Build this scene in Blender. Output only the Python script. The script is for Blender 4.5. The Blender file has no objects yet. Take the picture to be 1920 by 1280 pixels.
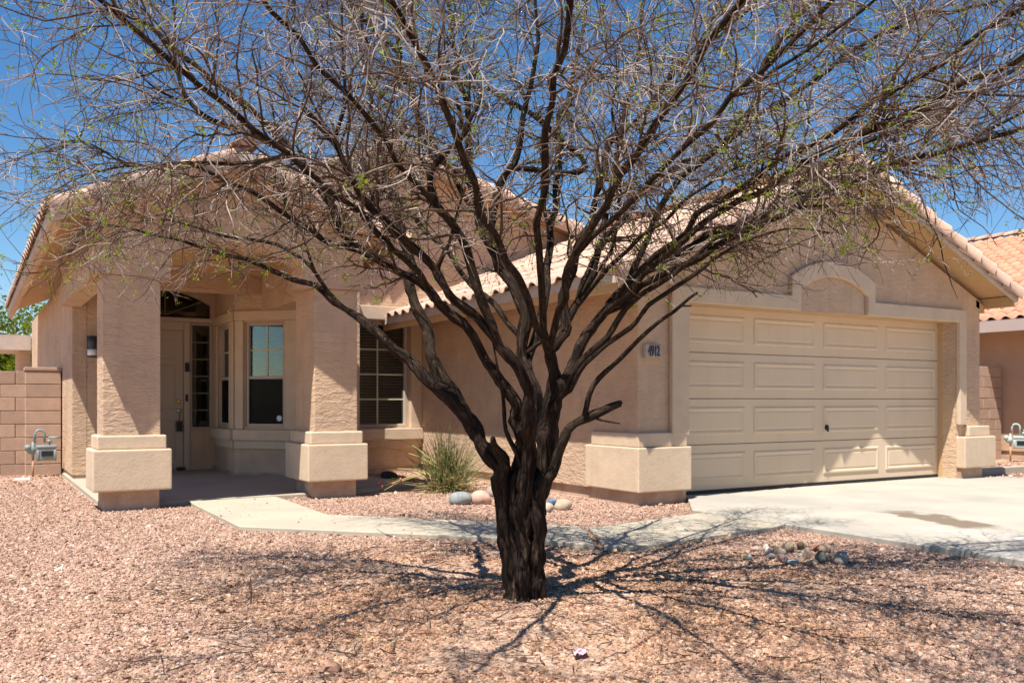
import bpy, bmesh, math, random
import numpy as np
from mathutils import Vector, Matrix
R = math.radians
rng = np.random.default_rng(7)
random.seed(7)

# ------------------------------------------------------------------ camera, sky, sun, exposure
SC = bpy.context.scene
COL = SC.collection
FPX, HOR, YAW, HC = 1690.0, 750.0, R(31), 1.08        # focal length and horizon in 1920-wide pixels, yaw, eye height
cam = bpy.data.cameras.new('camera')
cam.sensor_width = 36.0
cam.lens = FPX / 1920 * 36
cam.shift_y = (HOR - 640) / 1920
cam.clip_start = 0.05
cam.clip_end = 3000
cam.dof.use_dof = True
cam.dof.focus_distance = 5.3
cam.dof.aperture_fstop = 4.5
co = bpy.data.objects.new('camera', cam)
COL.objects.link(co)
co.location = (0, 0, HC)
co.rotation_euler = (R(90), 0, -YAW)
SC.camera = co

LIGHT = Vector((1.2, 0.75, -3.1)).normalized()        # the way the sunlight travels
world = bpy.data.worlds.new('World')
SC.world = world
world.use_nodes = True
wn = world.node_tree
bg = wn.nodes['Background']
sky = wn.nodes.new('ShaderNodeTexSky')
sky.sky_type = 'NISHITA'
sky.sun_disc = False
sky.sun_elevation = math.asin(-LIGHT.z)
sky.sun_rotation = math.atan2(-LIGHT.x, -LIGHT.y)
sky.altitude = 350
sky.air_density = 1.0
sky.dust_density = 0.0
sky.ozone_density = 3.0
hs = wn.nodes.new('ShaderNodeHueSaturation'); hs.inputs['Saturation'].default_value = 1.27
wn.links.new(sky.outputs[0], hs.inputs['Color']); wn.links.new(hs.outputs[0], bg.inputs[0])
bg.inputs[1].default_value = 0.077
sun = bpy.data.lights.new('sun', 'SUN')
sun.energy = 5.0
sun.angle = R(0.40)
sun.color = (1.0, 0.965, 0.905)
so = bpy.data.objects.new('sun', sun)
COL.objects.link(so)
so.rotation_euler = LIGHT.to_track_quat('-Z', 'Y').to_euler()
so.location = (0, 0, 20)
SC.view_settings.view_transform = 'Standard'
SC.view_settings.look = 'None'
SC.view_settings.gamma = 1
SC.view_settings.use_curve_mapping = False
SC.view_settings.exposure = 0.90
SC.render.engine = 'CYCLES'
SC.cycles.max_bounces = 8
SC.cycles.diffuse_bounces = 4
SC.cycles.use_denoising = True

# ------------------------------------------------------------------ helpers
RT = np.array([math.cos(YAW), -math.sin(YAW), 0.0])
FW = np.array([math.sin(YAW), math.cos(YAW), 0.0])
UP = np.array([0, 0, 1.0])
CAM = np.array([0, 0, HC])
def ray(x, y): return RT * ((x - 960) / FPX) + FW + UP * ((HOR - y) / FPX)
def at_d(x, y, d): return CAM + ray(x, y) * d
def at_z(x, y, z):
    r = ray(x, y); return CAM + r * ((z - HC) / r[2])
def at_v(x, y, v):
    r = ray(x, y); return CAM + r * (v / r[1])

def tag(o, label=None, cat=None, group=None, kind=None):
    if label: o['label'] = label
    if cat: o['category'] = cat
    if group: o['group'] = group
    if kind: o['kind'] = kind
    return o
def wloc(p):
    l = Vector((0, 0, 0))
    while p is not None:
        l += p.location; p = p.parent
    return l
def link(name, me, mat=None, parent=None, loc=None, smooth=False):
    """one mesh object; loc is its world position (vertices are relative to it)"""
    o = bpy.data.objects.new(name, me)
    if mat is not None and len(me.materials) == 0: me.materials.append(mat)
    COL.objects.link(o)
    l = Vector(loc) if loc is not None else Vector((0, 0, 0))
    if parent is not None:
        o.parent = parent
        l = l - wloc(parent)
    o.location = l
    if smooth: me.polygons.foreach_set('use_smooth', [True] * len(me.polygons))
    return o
def empty(name, loc):
    o = bpy.data.objects.new(name, None)
    COL.objects.link(o); o.location = loc; o.empty_display_size = 0.1
    return o
def mesh(name, v, f):
    me = bpy.data.meshes.new(name); me.from_pydata([tuple(map(float, p)) for p in v], [], f); me.update(); return me
def np_mesh(name, V, F):
    me = bpy.data.meshes.new(name)
    n, k = F.shape
    me.vertices.add(len(V)); me.vertices.foreach_set('co', np.ascontiguousarray(V, dtype=np.float32).ravel())
    me.loops.add(n * k); me.loops.foreach_set('vertex_index', np.ascontiguousarray(F, dtype=np.int32).ravel())
    me.polygons.add(n); me.polygons.foreach_set('loop_start', np.arange(0, n * k, k, dtype=np.int32))
    me.update(calc_edges=True); return me

class MB:
    """collects boxes, prisms and tubes for ONE part"""
    def __init__(s): s.bm = bmesh.new()
    def box(s, x0, x1, y0, y1, z0, z1, bev=0.0, seg=2, M=None):
        b = bmesh.new()
        vs = [b.verts.new((x, y, z)) for x in (x0, x1) for y in (y0, y1) for z in (z0, z1)]
        for q in ((0, 1, 3, 2), (4, 6, 7, 5), (0, 4, 5, 1), (2, 3, 7, 6), (0, 2, 6, 4), (1, 5, 7, 3)): b.faces.new([vs[i] for i in q])
        s._merge(b, bev, seg, M); return s
    def poly(s, pts, axis, a, b_, bev=0.0, seg=2, M=None):
        """2-D outline extruded: axis 'y' pts=(x,z) from y=a to b_; 'x' pts=(y,z); 'z' pts=(x,y)"""
        def P(p, t): return {'y': (p[0], t, p[1]), 'x': (t, p[0], p[1]), 'z': (p[0], p[1], t)}[axis]
        b = bmesh.new()
        A = [b.verts.new(P(p, a)) for p in pts]; B = [b.verts.new(P(p, b_)) for p in pts]
        b.faces.new(A); b.faces.new(B[::-1])
        for i in range(len(pts)):
            j = (i + 1) % len(pts); b.faces.new((A[i], B[i], B[j], A[j]))
        s._merge(b, bev, seg, M); return s
    def _merge(s, b, bev, seg, M):
        bmesh.ops.recalc_face_normals(b, faces=b.faces)
        if bev:
            es = [e for e in b.edges if len(e.link_faces) == 2 and e.calc_face_angle(0) > 0.4]
            bmesh.ops.bevel(b, geom=es, offset=bev, segments=seg, profile=0.6, affect='EDGES')
        if M is not None: b.transform(M)
        t = bpy.data.meshes.new('tmp'); b.to_mesh(t); b.free(); s.bm.from_mesh(t); bpy.data.meshes.remove(t)
    def tube(s, pts, rad, k=8, caps=True):
        pts = [Vector(p) for p in pts]
        if not hasattr(rad, '__len__'): rad = [rad] * len(pts)
        rings = []
        for i, p in enumerate(pts):
            t = (pts[min(i + 1, len(pts) - 1)] - pts[max(i - 1, 0)]).normalized()
            a = t.cross(Vector((0, 0, 1)) if abs(t.z) < 0.9 else Vector((1, 0, 0))).normalized(); b = t.cross(a)
            rings.append([s.bm.verts.new(p + (a * math.cos(2 * math.pi * j / k) + b * math.sin(2 * math.pi * j / k)) * rad[i]) for j in range(k)])
        for i in range(len(rings) - 1):
            for j in range(k):
                s.bm.faces.new((rings[i][j], rings[i][(j + 1) % k], rings[i + 1][(j + 1) % k], rings[i + 1][j]))
        if caps: s.bm.faces.new(rings[0][::-1]); s.bm.faces.new(rings[-1])
        return s
    def lathe(s, c, prof, axis='z', k=16):
        c = Vector(c); rings = []
        for r, h in prof:
            ring = []
            for j in range(k):
                a = 2 * math.pi * j / k; x, y = r * math.cos(a), r * math.sin(a)
                q = {'z': (x, y, h), 'y': (x, h, y), 'x': (h, x, y)}[axis]
                ring.append(s.bm.verts.new(c + Vector(q)))
            rings.append(ring)
        for i in range(len(rings) - 1):
            for j in range(k): s.bm.faces.new((rings[i][j], rings[i][(j + 1) % k], rings[i + 1][(j + 1) % k], rings[i + 1][j]))
        s.bm.faces.new(rings[0][::-1]); s.bm.faces.new(rings[-1]); return s
    def mesh(s, name):
        bmesh.ops.recalc_face_normals(s.bm, faces=s.bm.faces)
        me = bpy.data.meshes.new(name); s.bm.to_mesh(me); s.bm.free(); return me
    def build(s, name, mat, parent=None, smooth=False, loc=None):
        me = s.mesh(name)
        return link(name, me, mat, parent, loc, smooth)

# ------------------------------------------------------------------ materials
def mat(name, base, rough=0.85, var=0.0, vscale=3.0, bump=None, bdist=0.01, bstr=0.6, spec=0.3, rnd=0.0, metal=0.0, stretch=(1, 1, 1), hue=None, streak=0.0):
    m = bpy.data.materials.new(name); m.use_nodes = True
    nt = m.node_tree; N = nt.nodes; L = nt.links
    b = N['Principled BSDF']
    b.inputs['Roughness'].default_value = rough
    b.inputs['Specular IOR Level'].default_value = spec
    b.inputs['Metallic'].default_value = metal
    b.inputs['Base Color'].default_value = (*base, 1)
    geo = N.new('ShaderNodeNewGeometry')
    col = None
    if var or rnd or hue or streak:
        rgb = N.new('ShaderNodeRGB'); rgb.outputs[0].default_value = (*base, 1); col = rgb.outputs[0]
        if hue:
            mx = N.new('ShaderNodeMix'); mx.data_type = 'RGBA'
            nz = N.new('ShaderNodeTexNoise'); nz.inputs['Scale'].default_value = hue[1]; nz.inputs['Detail'].default_value = 6
            L.new(geo.outputs['Position'], nz.inputs['Vector'])
            rp = N.new('ShaderNodeValToRGB'); rp.color_ramp.elements[0].position = hue[2]; rp.color_ramp.elements[1].position = hue[3]
            L.new(nz.outputs['Fac'], rp.inputs['Fac']); L.new(rp.outputs['Color'], mx.inputs[0])
            L.new(col, mx.inputs[6]); mx.inputs[7].default_value = (*hue[0], 1); col = mx.outputs[2]
        if var:
            nz = N.new('ShaderNodeTexNoise'); nz.inputs['Scale'].default_value = vscale; nz.inputs['Detail'].default_value = 8; nz.inputs['Roughness'].default_value = 0.65
            L.new(geo.outputs['Position'], nz.inputs['Vector'])
            mr = N.new('ShaderNodeMapRange'); mr.inputs[1].default_value = 0.25; mr.inputs[2].default_value = 0.75; mr.inputs[3].default_value = 1 - var; mr.inputs[4].default_value = 1 + var
            L.new(nz.outputs['Fac'], mr.inputs[0])
            mu = N.new('ShaderNodeMix'); mu.data_type = 'RGBA'; mu.blend_type = 'MULTIPLY'; mu.inputs[0].default_value = 1
            L.new(col, mu.inputs[6]); L.new(mr.outputs[0], mu.inputs[7]); col = mu.outputs[2]
        if streak:
            mp = N.new('ShaderNodeMapping'); mp.inputs['Scale'].default_value = (9, 9, 0.7)
            L.new(geo.outputs['Position'], mp.inputs['Vector'])
            nz = N.new('ShaderNodeTexNoise'); nz.inputs['Scale'].default_value = 1.0; nz.inputs['Detail'].default_value = 4
            L.new(mp.outputs[0], nz.inputs['Vector'])
            mr = N.new('ShaderNodeMapRange'); mr.inputs[1].default_value = 0.55; mr.inputs[2].default_value = 0.8; mr.inputs[3].default_value = 1; mr.inputs[4].default_value = 1 - streak
            L.new(nz.outputs['Fac'], mr.inputs[0])
            mu = N.new('ShaderNodeMix'); mu.data_type = 'RGBA'; mu.blend_type = 'MULTIPLY'; mu.inputs[0].default_value = 1
            L.new(col, mu.inputs[6]); L.new(mr.outputs[0], mu.inputs[7]); col = mu.outputs[2]
        if rnd:
            oi = N.new('ShaderNodeObjectInfo')
            mr = N.new('ShaderNodeMapRange'); mr.inputs[3].default_value = 1 - rnd; mr.inputs[4].default_value = 1 + rnd
            L.new(oi.outputs['Random'], mr.inputs[0])
            mu = N.new('ShaderNodeMix'); mu.data_type = 'RGBA'; mu.blend_type = 'MULTIPLY'; mu.inputs[0].default_value = 1
            L.new(col, mu.inputs[6]); L.new(mr.outputs[0], mu.inputs[7]); col = mu.outputs[2]
        L.new(col, b.inputs['Base Color'])
    if bump:
        mp = N.new('ShaderNodeMapping'); mp.inputs['Scale'].default_value = stretch
        L.new(geo.outputs['Position'], mp.inputs['Vector'])
        prev = None
        for sc_, st, det in bump:
            nz = N.new('ShaderNodeTexNoise'); nz.inputs['Scale'].default_value = sc_; nz.inputs['Detail'].default_value = det
            L.new(mp.outputs[0], nz.inputs['Vector'])
            bp = N.new('ShaderNodeBump'); bp.inputs['Strength'].default_value = st; bp.inputs['Distance'].default_value = bdist
            L.new(nz.outputs['Fac'], bp.inputs['Height'])
            if prev: L.new(prev, bp.inputs['Normal'])
            prev = bp.outputs['Normal']
        L.new(prev, b.inputs['Normal'])
    return m
STW = (0.55, 0.378, 0.246)
M = {}
M['stucco'] = mat('stucco', STW, 0.92, 0.15, 2.6, [(8, 0.8, 4), (26, 0.55, 4)], 0.02, stretch=(1, 1, 2.6), spec=0.15, streak=0.12, hue=((0.49, 0.345, 0.24), 1.1, 0.42, 0.66))
M['trim'] = mat('stucco_trim', (0.57, 0.435, 0.305), 0.9, 0.10, 4.5, [(9, 0.35, 4), (40, 0.3, 3)], 0.008, spec=0.15, streak=0.09, hue=((0.56, 0.39, 0.25), 3.1, 0.62, 0.78))
M['plinth'] = mat('foundation_stucco', (0.46, 0.33, 0.24), 0.95, 0.15, 4, [(14, 0.6, 5)], 0.01, spec=0.1, hue=((0.36, 0.23, 0.15), 5, 0.45, 0.7))
M['soffit'] = mat('eave_paint', (0.52, 0.33, 0.165), 0.8, 0.06, 6, [(20, 0.2, 3)], 0.003)
M['fascia'] = mat('fascia_paint', (0.50, 0.405, 0.33), 0.75, 0.14, 5, [(24, 0.25, 3)], 0.003, hue=((0.40, 0.27, 0.17), 4, 0.55, 0.75))
M['tile'] = mat('clay_roof_tile', (0.56, 0.36, 0.26), 0.85, 0.16, 9, [(60, 0.3, 4)], 0.004, spec=0.2, rnd=0.16, hue=((0.45, 0.30, 0.23), 2.0, 0.45, 0.7))
M['tile_n'] = mat('clay_roof_tile_orange', (0.52, 0.245, 0.15), 0.85, 0.12, 9, [(60, 0.3, 4)], 0.004, spec=0.2, rnd=0.13)
M['door'] = mat('garage_door_paint', (0.63, 0.485, 0.335), 0.62, 0.06, 1.2, [(60, 0.06, 3)], 0.002, spec=0.3, streak=0.05)
M['doorp'] = mat('front_door_paint', (0.55, 0.44, 0.34), 0.6, 0.03, 3)
M['frame'] = mat('vinyl_window_frame', (0.46, 0.385, 0.31), 0.5, 0.03, 5)
M['muntin'] = mat('window_grid_bar', (0.55, 0.52, 0.33), 0.5)
M['blind'] = mat('blind_slat', (0.48, 0.50, 0.42), 0.6)
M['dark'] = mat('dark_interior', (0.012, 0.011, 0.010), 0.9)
M['black'] = mat('black_plastic', (0.02, 0.02, 0.021), 0.45)
M['chrome'] = mat('satin_metal', (0.55, 0.53, 0.5), 0.3, metal=1.0)
M['brass'] = mat('brass_plate', (0.65, 0.42, 0.10), 0.35, metal=0.8)
M['lampmetal'] = mat('lamp_black_metal', (0.03, 0.035, 0.05), 0.35, spec=0.5)
M['opal'] = mat('opal_glass', (0.78, 0.77, 0.74), 0.3)
M['concrete'] = mat('concrete', (0.40, 0.345, 0.26), 0.9, 0.10, 1.1, [(30, 0.3, 6), (140, 0.25, 2)], 0.004, spec=0.15, hue=((0.36, 0.305, 0.235), 1.4, 0.45, 0.75))
M['block'] = mat('concrete_block', (0.40, 0.27, 0.195), 0.95, 0.12, 8, [(70, 0.6, 4)], 0.006, spec=0.1, rnd=0.10)
M['mortar'] = mat('mortar', (0.27, 0.175, 0.125), 0.95, 0.1, 20, [(90, 0.5, 3)], 0.004, spec=0.1)
M['meter'] = mat('grey_meter_paint', (0.20, 0.245, 0.25), 0.5, 0.12, 14)
M['pipe'] = mat('rusty_pipe', (0.42, 0.24, 0.15), 0.7, 0.2, 30)
M['white'] = mat('white_plastic', (0.72, 0.68, 0.62), 0.5)
M['pink'] = mat('pink_print', (0.75, 0.10, 0.33), 0.4, hue=((0.85, 0.72, 0.72), 45, 0.42, 0.56))
M['wood'] = mat('dry_stick', (0.11, 0.075, 0.05), 0.9, 0.3, 40)
M['cut'] = mat('cut_wood', (0.72, 0.40, 0.14), 0.7, 0.2, 60)
M['ntrim'] = mat('neighbour_fascia', (0.44, 0.34, 0.29), 0.8, 0.05, 4)
M['nwall'] = mat('neighbour_stucco', (0.50, 0.325, 0.21), 0.92, 0.07, 3, [(12, 0.5, 4)], 0.01, stretch=(1, 1, 2))
M['plaque'] = mat('number_plaque', (0.40, 0.335, 0.28), 0.6, 0.05, 30)
M['digit'] = mat('number_digit', (0.055, 0.055, 0.075), 0.5)
M['sticker'] = mat('sticker_print', (0.55, 0.6, 0.72), 0.4, 0.3, 60)

def glass_mat(name, tint, rough=0.02):
    m = bpy.data.materials.new(name); m.use_nodes = True
    nt = m.node_tree; N = nt.nodes; L = nt.links
    for n in list(N): N.remove(n)
    out = N.new('ShaderNodeOutputMaterial'); mx = N.new('ShaderNodeMixShader')
    tr = N.new('ShaderNodeBsdfTransparent'); tr.inputs[0].default_value = (*tint, 1)
    gl = N.new('ShaderNodeBsdfGlossy'); gl.inputs['Roughness'].default_value = rough
    fr = N.new('ShaderNodeFresnel'); fr.inputs['IOR'].default_value = 1.9
    L.new(fr.outputs[0], mx.inputs[0]); L.new(tr.outputs[0], mx.inputs[1]); L.new(gl.outputs[0], mx.inputs[2]); L.new(mx.outputs[0], out.inputs[0])
    return m
M['glass'] = glass_mat('window_glass', (0.60, 0.66, 0.63))
def screen_mat():
    m = bpy.data.materials.new('insect_screen'); m.use_nodes = True
    N = m.node_tree.nodes; L = m.node_tree.links
    b = N['Principled BSDF']; b.inputs['Base Color'].default_value = (0.012, 0.012, 0.013, 1); b.inputs['Roughness'].default_value = 0.8; b.inputs['Specular IOR Level'].default_value = 0.1
    t = N.new('ShaderNodeBsdfTransparent'); mx = N.new('ShaderNodeMixShader'); mx.inputs[0].default_value = 0.6
    L.new(t.outputs[0], mx.inputs[1]); L.new(b.outputs[0], mx.inputs[2]); L.new(mx.outputs[0], N['Material Output'].inputs[0])
    return m
M['screen'] = screen_mat()

def bark_mat(name, base, dark, k_along, k_ang, bstr, grey):
    m = mat(name, base, 0.9, spec=0.15)
    nt = m.node_tree; N = nt.nodes; L = nt.links; b = N['Principled BSDF']
    uv = N.new('ShaderNodeUVMap'); uv.uv_map = 'uv'
    mp = N.new('ShaderNodeMapping'); mp.inputs['Scale'].default_value = (k_ang, k_along, 1)
    L.new(uv.outputs[0], mp.inputs[0])
    n1 = N.new('ShaderNodeTexNoise'); n1.inputs['Scale'].default_value = 1; n1.inputs['Detail'].default_value = 8; n1.inputs['Roughness'].default_value = 0.68; n1.inputs['Distortion'].default_value = 0.7
    L.new(mp.outputs[0], n1.inputs['Vector'])
    rp = N.new('ShaderNodeValToRGB'); cr = rp.color_ramp
    cr.elements[0].position = 0.40; cr.elements[0].color = (*dark, 1); cr.elements[1].position = 0.56; cr.elements[1].color = (*base, 1)
    e = cr.elements.new(0.73); e.color = (*grey, 1)
    L.new(n1.outputs['Fac'], rp.inputs[0]); L.new(rp.outputs[0], b.inputs['Base Color'])
    bp = N.new('ShaderNodeBump'); bp.inputs['Strength'].default_value = bstr; bp.inputs['Distance'].default_value = 0.02
    L.new(n1.outputs['Fac'], bp.inputs['Height']); L.new(bp.outputs[0], b.inputs['Normal'])
    return m
M['bark'] = bark_mat('mesquite_trunk_bark', (0.042, 0.025, 0.016), (0.007, 0.0045, 0.004), 8.0, 5.5, 1.0, (0.15, 0.105, 0.07))
M['bark2'] = bark_mat('mesquite_branch_bark', (0.042, 0.027, 0.016), (0.012, 0.008, 0.006), 16, 4.5, 0.8, (0.105, 0.078, 0.052))
M['twig'] = mat('twig_bark', (0.36, 0.295, 0.25), 0.8, 0.4, 9, spec=0.2, hue=((0.085, 0.052, 0.034), 4.0, 0.43, 0.53))
M['twig2'] = mat('branchlet_bark', (0.075, 0.048, 0.032), 0.85, 0.4, 9, spec=0.15, hue=((0.26, 0.21, 0.175), 3.0, 0.60, 0.68))
def leaf_mat(name, base, tr):
    m = mat(name, base, 0.7, 0.35, 4, spec=0.05)
    nt = m.node_tree; N = nt.nodes; L = nt.links; b = N['Principled BSDF']; out = N['Material Output']
    t = N.new('ShaderNodeBsdfTranslucent'); t.inputs[0].default_value = (*tr, 1)
    mx = N.new('ShaderNodeMixShader'); mx.inputs[0].default_value = 0.4
    L.new(b.outputs[0], mx.inputs[1]); L.new(t.outputs[0], mx.inputs[2]); L.new(mx.outputs[0], out.inputs[0])
    return m
M['leaf'] = leaf_mat('young_leaf', (0.19, 0.25, 0.03), (0.36, 0.46, 0.03))
M['leaf_far'] = leaf_mat('tree_leaf', (0.10, 0.13, 0.012), (0.24, 0.28, 0.015))
M['yucca'] = mat('yucca_leaf', (0.105, 0.135, 0.045), 0.55, 0.45, 12, hue=((0.34, 0.28, 0.10), 9, 0.46, 0.60))
M['yucca_dry'] = mat('yucca_dry_leaf', (0.38, 0.27, 0.12), 0.8, 0.3, 14)
M['stalk'] = mat('flower_stalk', (0.36, 0.30, 0.10), 0.7, 0.25, 14)
M['flower'] = mat('coral_flower', (0.65, 0.14, 0.12), 0.6)

def gravel_ground_mat():
    m = bpy.data.materials.new('gravel_ground'); m.use_nodes = True
    nt = m.node_tree; N = nt.nodes; L = nt.links; b = N['Principled BSDF']; b.inputs['Roughness'].default_value = 0.95; b.inputs['Specular IOR Level'].default_value = 0.1
    geo = N.new('ShaderNodeNewGeometry')
    vo = N.new('ShaderNodeTexVoronoi'); vo.inputs['Scale'].default_value = 42; L.new(geo.outputs['Position'], vo.inputs['Vector'])
    sp = N.new('ShaderNodeSeparateColor'); L.new(vo.outputs['Color'], sp.inputs[0])
    rp = N.new('ShaderNodeValToRGB'); cr = rp.color_ramp
    cr.elements[0].position = 0; cr.elements[0].color = (0.21, 0.12, 0.085, 1); cr.elements[1].position = 1; cr.elements[1].color = (0.58, 0.43, 0.34, 1)
    e = cr.elements.new(0.45); e.color = (0.40, 0.255, 0.19, 1)
    L.new(sp.outputs[0], rp.inputs[0])
    nz = N.new('ShaderNodeTexNoise'); nz.inputs['Scale'].default_value = 0.8; nz.inputs['Detail'].default_value = 5; L.new(geo.outputs['Position'], nz.inputs['Vector'])
    mx = N.new('ShaderNodeMix'); mx.data_type = 'RGBA'; L.new(nz.outputs['Fac'], mx.inputs[0]); L.new(rp.outputs[0], mx.inputs[6])
    mx.inputs[7].default_value = (0.38, 0.25, 0.165, 1); L.new(mx.outputs[2], b.inputs['Base Color'])
    bp = N.new('ShaderNodeBump'); bp.inputs['Strength'].default_value = 0.9; bp.inputs['Distance'].default_value = 0.012; bp.invert = True
    L.new(vo.outputs['Distance'], bp.inputs['Height']); L.new(bp.outputs[0], b.inputs['Normal'])
    return m
M['ground'] = gravel_ground_mat()
def stone_mat():
    m = bpy.data.materials.new('gravel_stone'); m.use_nodes = True
    nt = m.node_tree; N = nt.nodes; L = nt.links; b = N['Principled BSDF']; b.inputs['Roughness'].default_value = 0.9; b.inputs['Specular IOR Level'].default_value = 0.15
    oi = N.new('ShaderNodeObjectInfo')
    rp = N.new('ShaderNodeValToRGB'); cr = rp.color_ramp; cr.interpolation = 'LINEAR'
    cr.elements[0].position = 0; cr.elements[0].color = (0.16, 0.09, 0.064, 1)
    cr.elements[1].position = 1; cr.elements[1].color = (0.55, 0.42, 0.335, 1)
    for p, c in ((0.15, (0.245, 0.143, 0.102)), (0.4, (0.37, 0.222, 0.158)), (0.62, (0.41, 0.262, 0.19)), (0.85, (0.455, 0.31, 0.222))):
        e = cr.elements.new(p); e.color = (*c, 1)
    L.new(oi.outputs['Random'], rp.inputs[0])
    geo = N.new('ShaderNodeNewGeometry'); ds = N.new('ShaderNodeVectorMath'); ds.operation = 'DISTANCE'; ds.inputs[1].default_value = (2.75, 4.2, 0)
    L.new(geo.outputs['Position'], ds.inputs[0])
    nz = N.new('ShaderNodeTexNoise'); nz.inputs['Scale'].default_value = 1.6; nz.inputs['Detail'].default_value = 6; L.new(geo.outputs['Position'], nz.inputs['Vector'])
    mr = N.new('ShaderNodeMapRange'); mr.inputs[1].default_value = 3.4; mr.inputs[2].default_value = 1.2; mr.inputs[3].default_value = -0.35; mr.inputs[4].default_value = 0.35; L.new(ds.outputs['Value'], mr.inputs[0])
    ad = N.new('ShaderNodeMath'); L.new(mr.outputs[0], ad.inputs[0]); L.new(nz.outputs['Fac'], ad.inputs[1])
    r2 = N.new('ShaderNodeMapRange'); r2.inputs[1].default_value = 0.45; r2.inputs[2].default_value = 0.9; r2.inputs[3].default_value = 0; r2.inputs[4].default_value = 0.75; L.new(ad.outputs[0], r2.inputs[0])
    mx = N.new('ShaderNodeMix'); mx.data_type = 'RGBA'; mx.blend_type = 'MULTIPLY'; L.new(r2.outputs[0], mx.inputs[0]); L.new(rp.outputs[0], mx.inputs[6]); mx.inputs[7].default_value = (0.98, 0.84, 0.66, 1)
    L.new(mx.outputs[2], b.inputs['Base Color'])
    return m
M['stone'] = stone_mat()
def rock_m(name, c): return mat(name, c, 0.8, 0.22, 18, [(40, 0.5, 5)], 0.006, spec=0.2)

# ------------------------------------------------------------------ ground, slab, path, driveway
GZ = -0.05
g = mesh('gravel_yard', [(-600, -600, GZ), (600, -600, GZ), (600, 600, GZ), (-600, 600, GZ)], [(0, 1, 2, 3)])
tag(link('gravel_yard', g, M['ground']), kind='structure')
slab = MB().poly([(1.17, 10.18), (3.42, 10.18), (4.9, 10.6), (4.9, 15.0), (1.17, 15.0)], 'z', -0.15, 0.0, 0.006, 1).build('porch_slab', M['concrete'])
tag(slab, kind='structure')
PATH = [(2.02, 10.172), (2.02, 7.95), (3.58, 6.22), (4.20, 5.34), (6.12, 5.56), (6.12, 6.62), (4.66, 6.34), (3.98, 7.12), (2.94, 8.32), (2.98, 10.172)]
walk_a = [(2.02, 10.172), (2.00, 7.92), (3.60, 6.22), (4.06, 5.53), (4.55, 6.375), (3.98, 7.12), (2.93, 8.3), (2.98, 10.172)]
walk_b = [(4.10, 5.47), (4.27, 5.31), (6.13, 5.55), (6.13, 6.58), (4.64, 6.30), (4.585, 6.345)]
tag(MB().poly(walk_a, 'z', -0.14, -0.012, 0.006, 1).build('walkway', M['concrete']), kind='structure')
tag(MB().poly(walk_b, 'z', -0.14, -0.014, 0.006, 1).build('walkway', M['concrete']), kind='structure')
def drive_mat():
    m = mat('driveway_concrete', (0.39, 0.345, 0.28), 0.9, 0.10, 1.3, [(26, 0.3, 6), (140, 0.25, 2)], 0.004, spec=0.15, hue=((0.31, 0.285, 0.245), 0.75, 0.45, 0.68))
    nt = m.node_tree; N = nt.nodes; L = nt.links; b = N['Principled BSDF']
    src = b.inputs['Base Color'].links[0].from_socket
    geo = N.new('ShaderNodeNewGeometry')
    def blot(cx, cy, sx, sy, rot):
        mp = N.new('ShaderNodeMapping'); mp.vector_type = 'TEXTURE'
        mp.inputs['Location'].default_value = (cx, cy, 0); mp.inputs['Rotation'].default_value = (0, 0, rot); mp.inputs['Scale'].default_value = (sx, sy, 50)
        nz = N.new('ShaderNodeTexNoise'); nz.inputs['Scale'].default_value = 3.2; nz.inputs['Detail'].default_value = 4; L.new(geo.outputs['Position'], nz.inputs['Vector'])
        ad = N.new('ShaderNodeMix'); ad.data_type = 'VECTOR'; ad.inputs[0].default_value = 0.16
        L.new(geo.outputs['Position'], ad.inputs[4]); 
        sc = N.new('ShaderNodeVectorMath'); sc.operation = 'MULTIPLY_ADD'; L.new(nz.outputs['Color'], sc.inputs[0]); sc.inputs[1].default_value = (0.9, 0.9, 0); sc.inputs[2].default_value = (-0.45, -0.45, 0)
        a2 = N.new('ShaderNodeVectorMath'); a2.operation = 'ADD'; L.new(geo.outputs['Position'], a2.inputs[0]); L.new(sc.outputs[0], a2.inputs[1])
        L.new(a2.outputs[0], mp.inputs[0])
        ln = N.new('ShaderNodeVectorMath'); ln.operation = 'LENGTH'; L.new(mp.outputs[0], ln.inputs[0])
        mr = N.new('ShaderNodeMapRange'); mr.inputs[1].default_value = 1.15; mr.inputs[2].default_value = 0.7; mr.inputs[3].default_value = 0; mr.inputs[4].default_value = 1
        L.new(ln.outputs['Value'], mr.inputs[0]); N.remove(ad); return mr.outputs[0]
    for (p, c, k) in (((7.56, 5.05, 0.72, 0.22, R(73)), (0.17, 0.13, 0.09), 0.95), ((7.02, 4.30, 0.75, 0.20, R(98)), (0.40, 0.37, 0.33), 0.6)):
        f = blot(*p)
        kk = N.new('ShaderNodeMath'); kk.operation = 'MULTIPLY'; kk.inputs[1].default_value = k; L.new(f, kk.inputs[0])
        mx = N.new('ShaderNodeMix'); mx.data_type = 'RGBA'; L.new(kk.outputs[0], mx.inputs[0]); L.new(src, mx.inputs[6]); mx.inputs[7].default_value = (*c, 1); src = mx.outputs[2]
    L.new(src, b.inputs['Base Color'])
    return m
tag(MB().poly([(6.14, -12), (12.5, -12), (12.6, 7.42), (11.85, 7.46), (11.85, 7.95), (6.85, 7.95), (6.85, 7.6), (6.14, 6.75)], 'z', -0.16, -0.004, 0.008, 1).build('driveway', drive_mat()), kind='structure')

# ------------------------------------------------------------------ the house
HOUSE = empty('house', (6.2, 10.0, 0))
tag(HOUSE, 'single-storey beige stucco house with tiled gable roofs, columned porch and two-car garage', 'house')
def H(mb, name, m, smooth=False, parent=None): return mb.build(name, m, parent or HOUSE, smooth)

PITCH = 0.42
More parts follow.
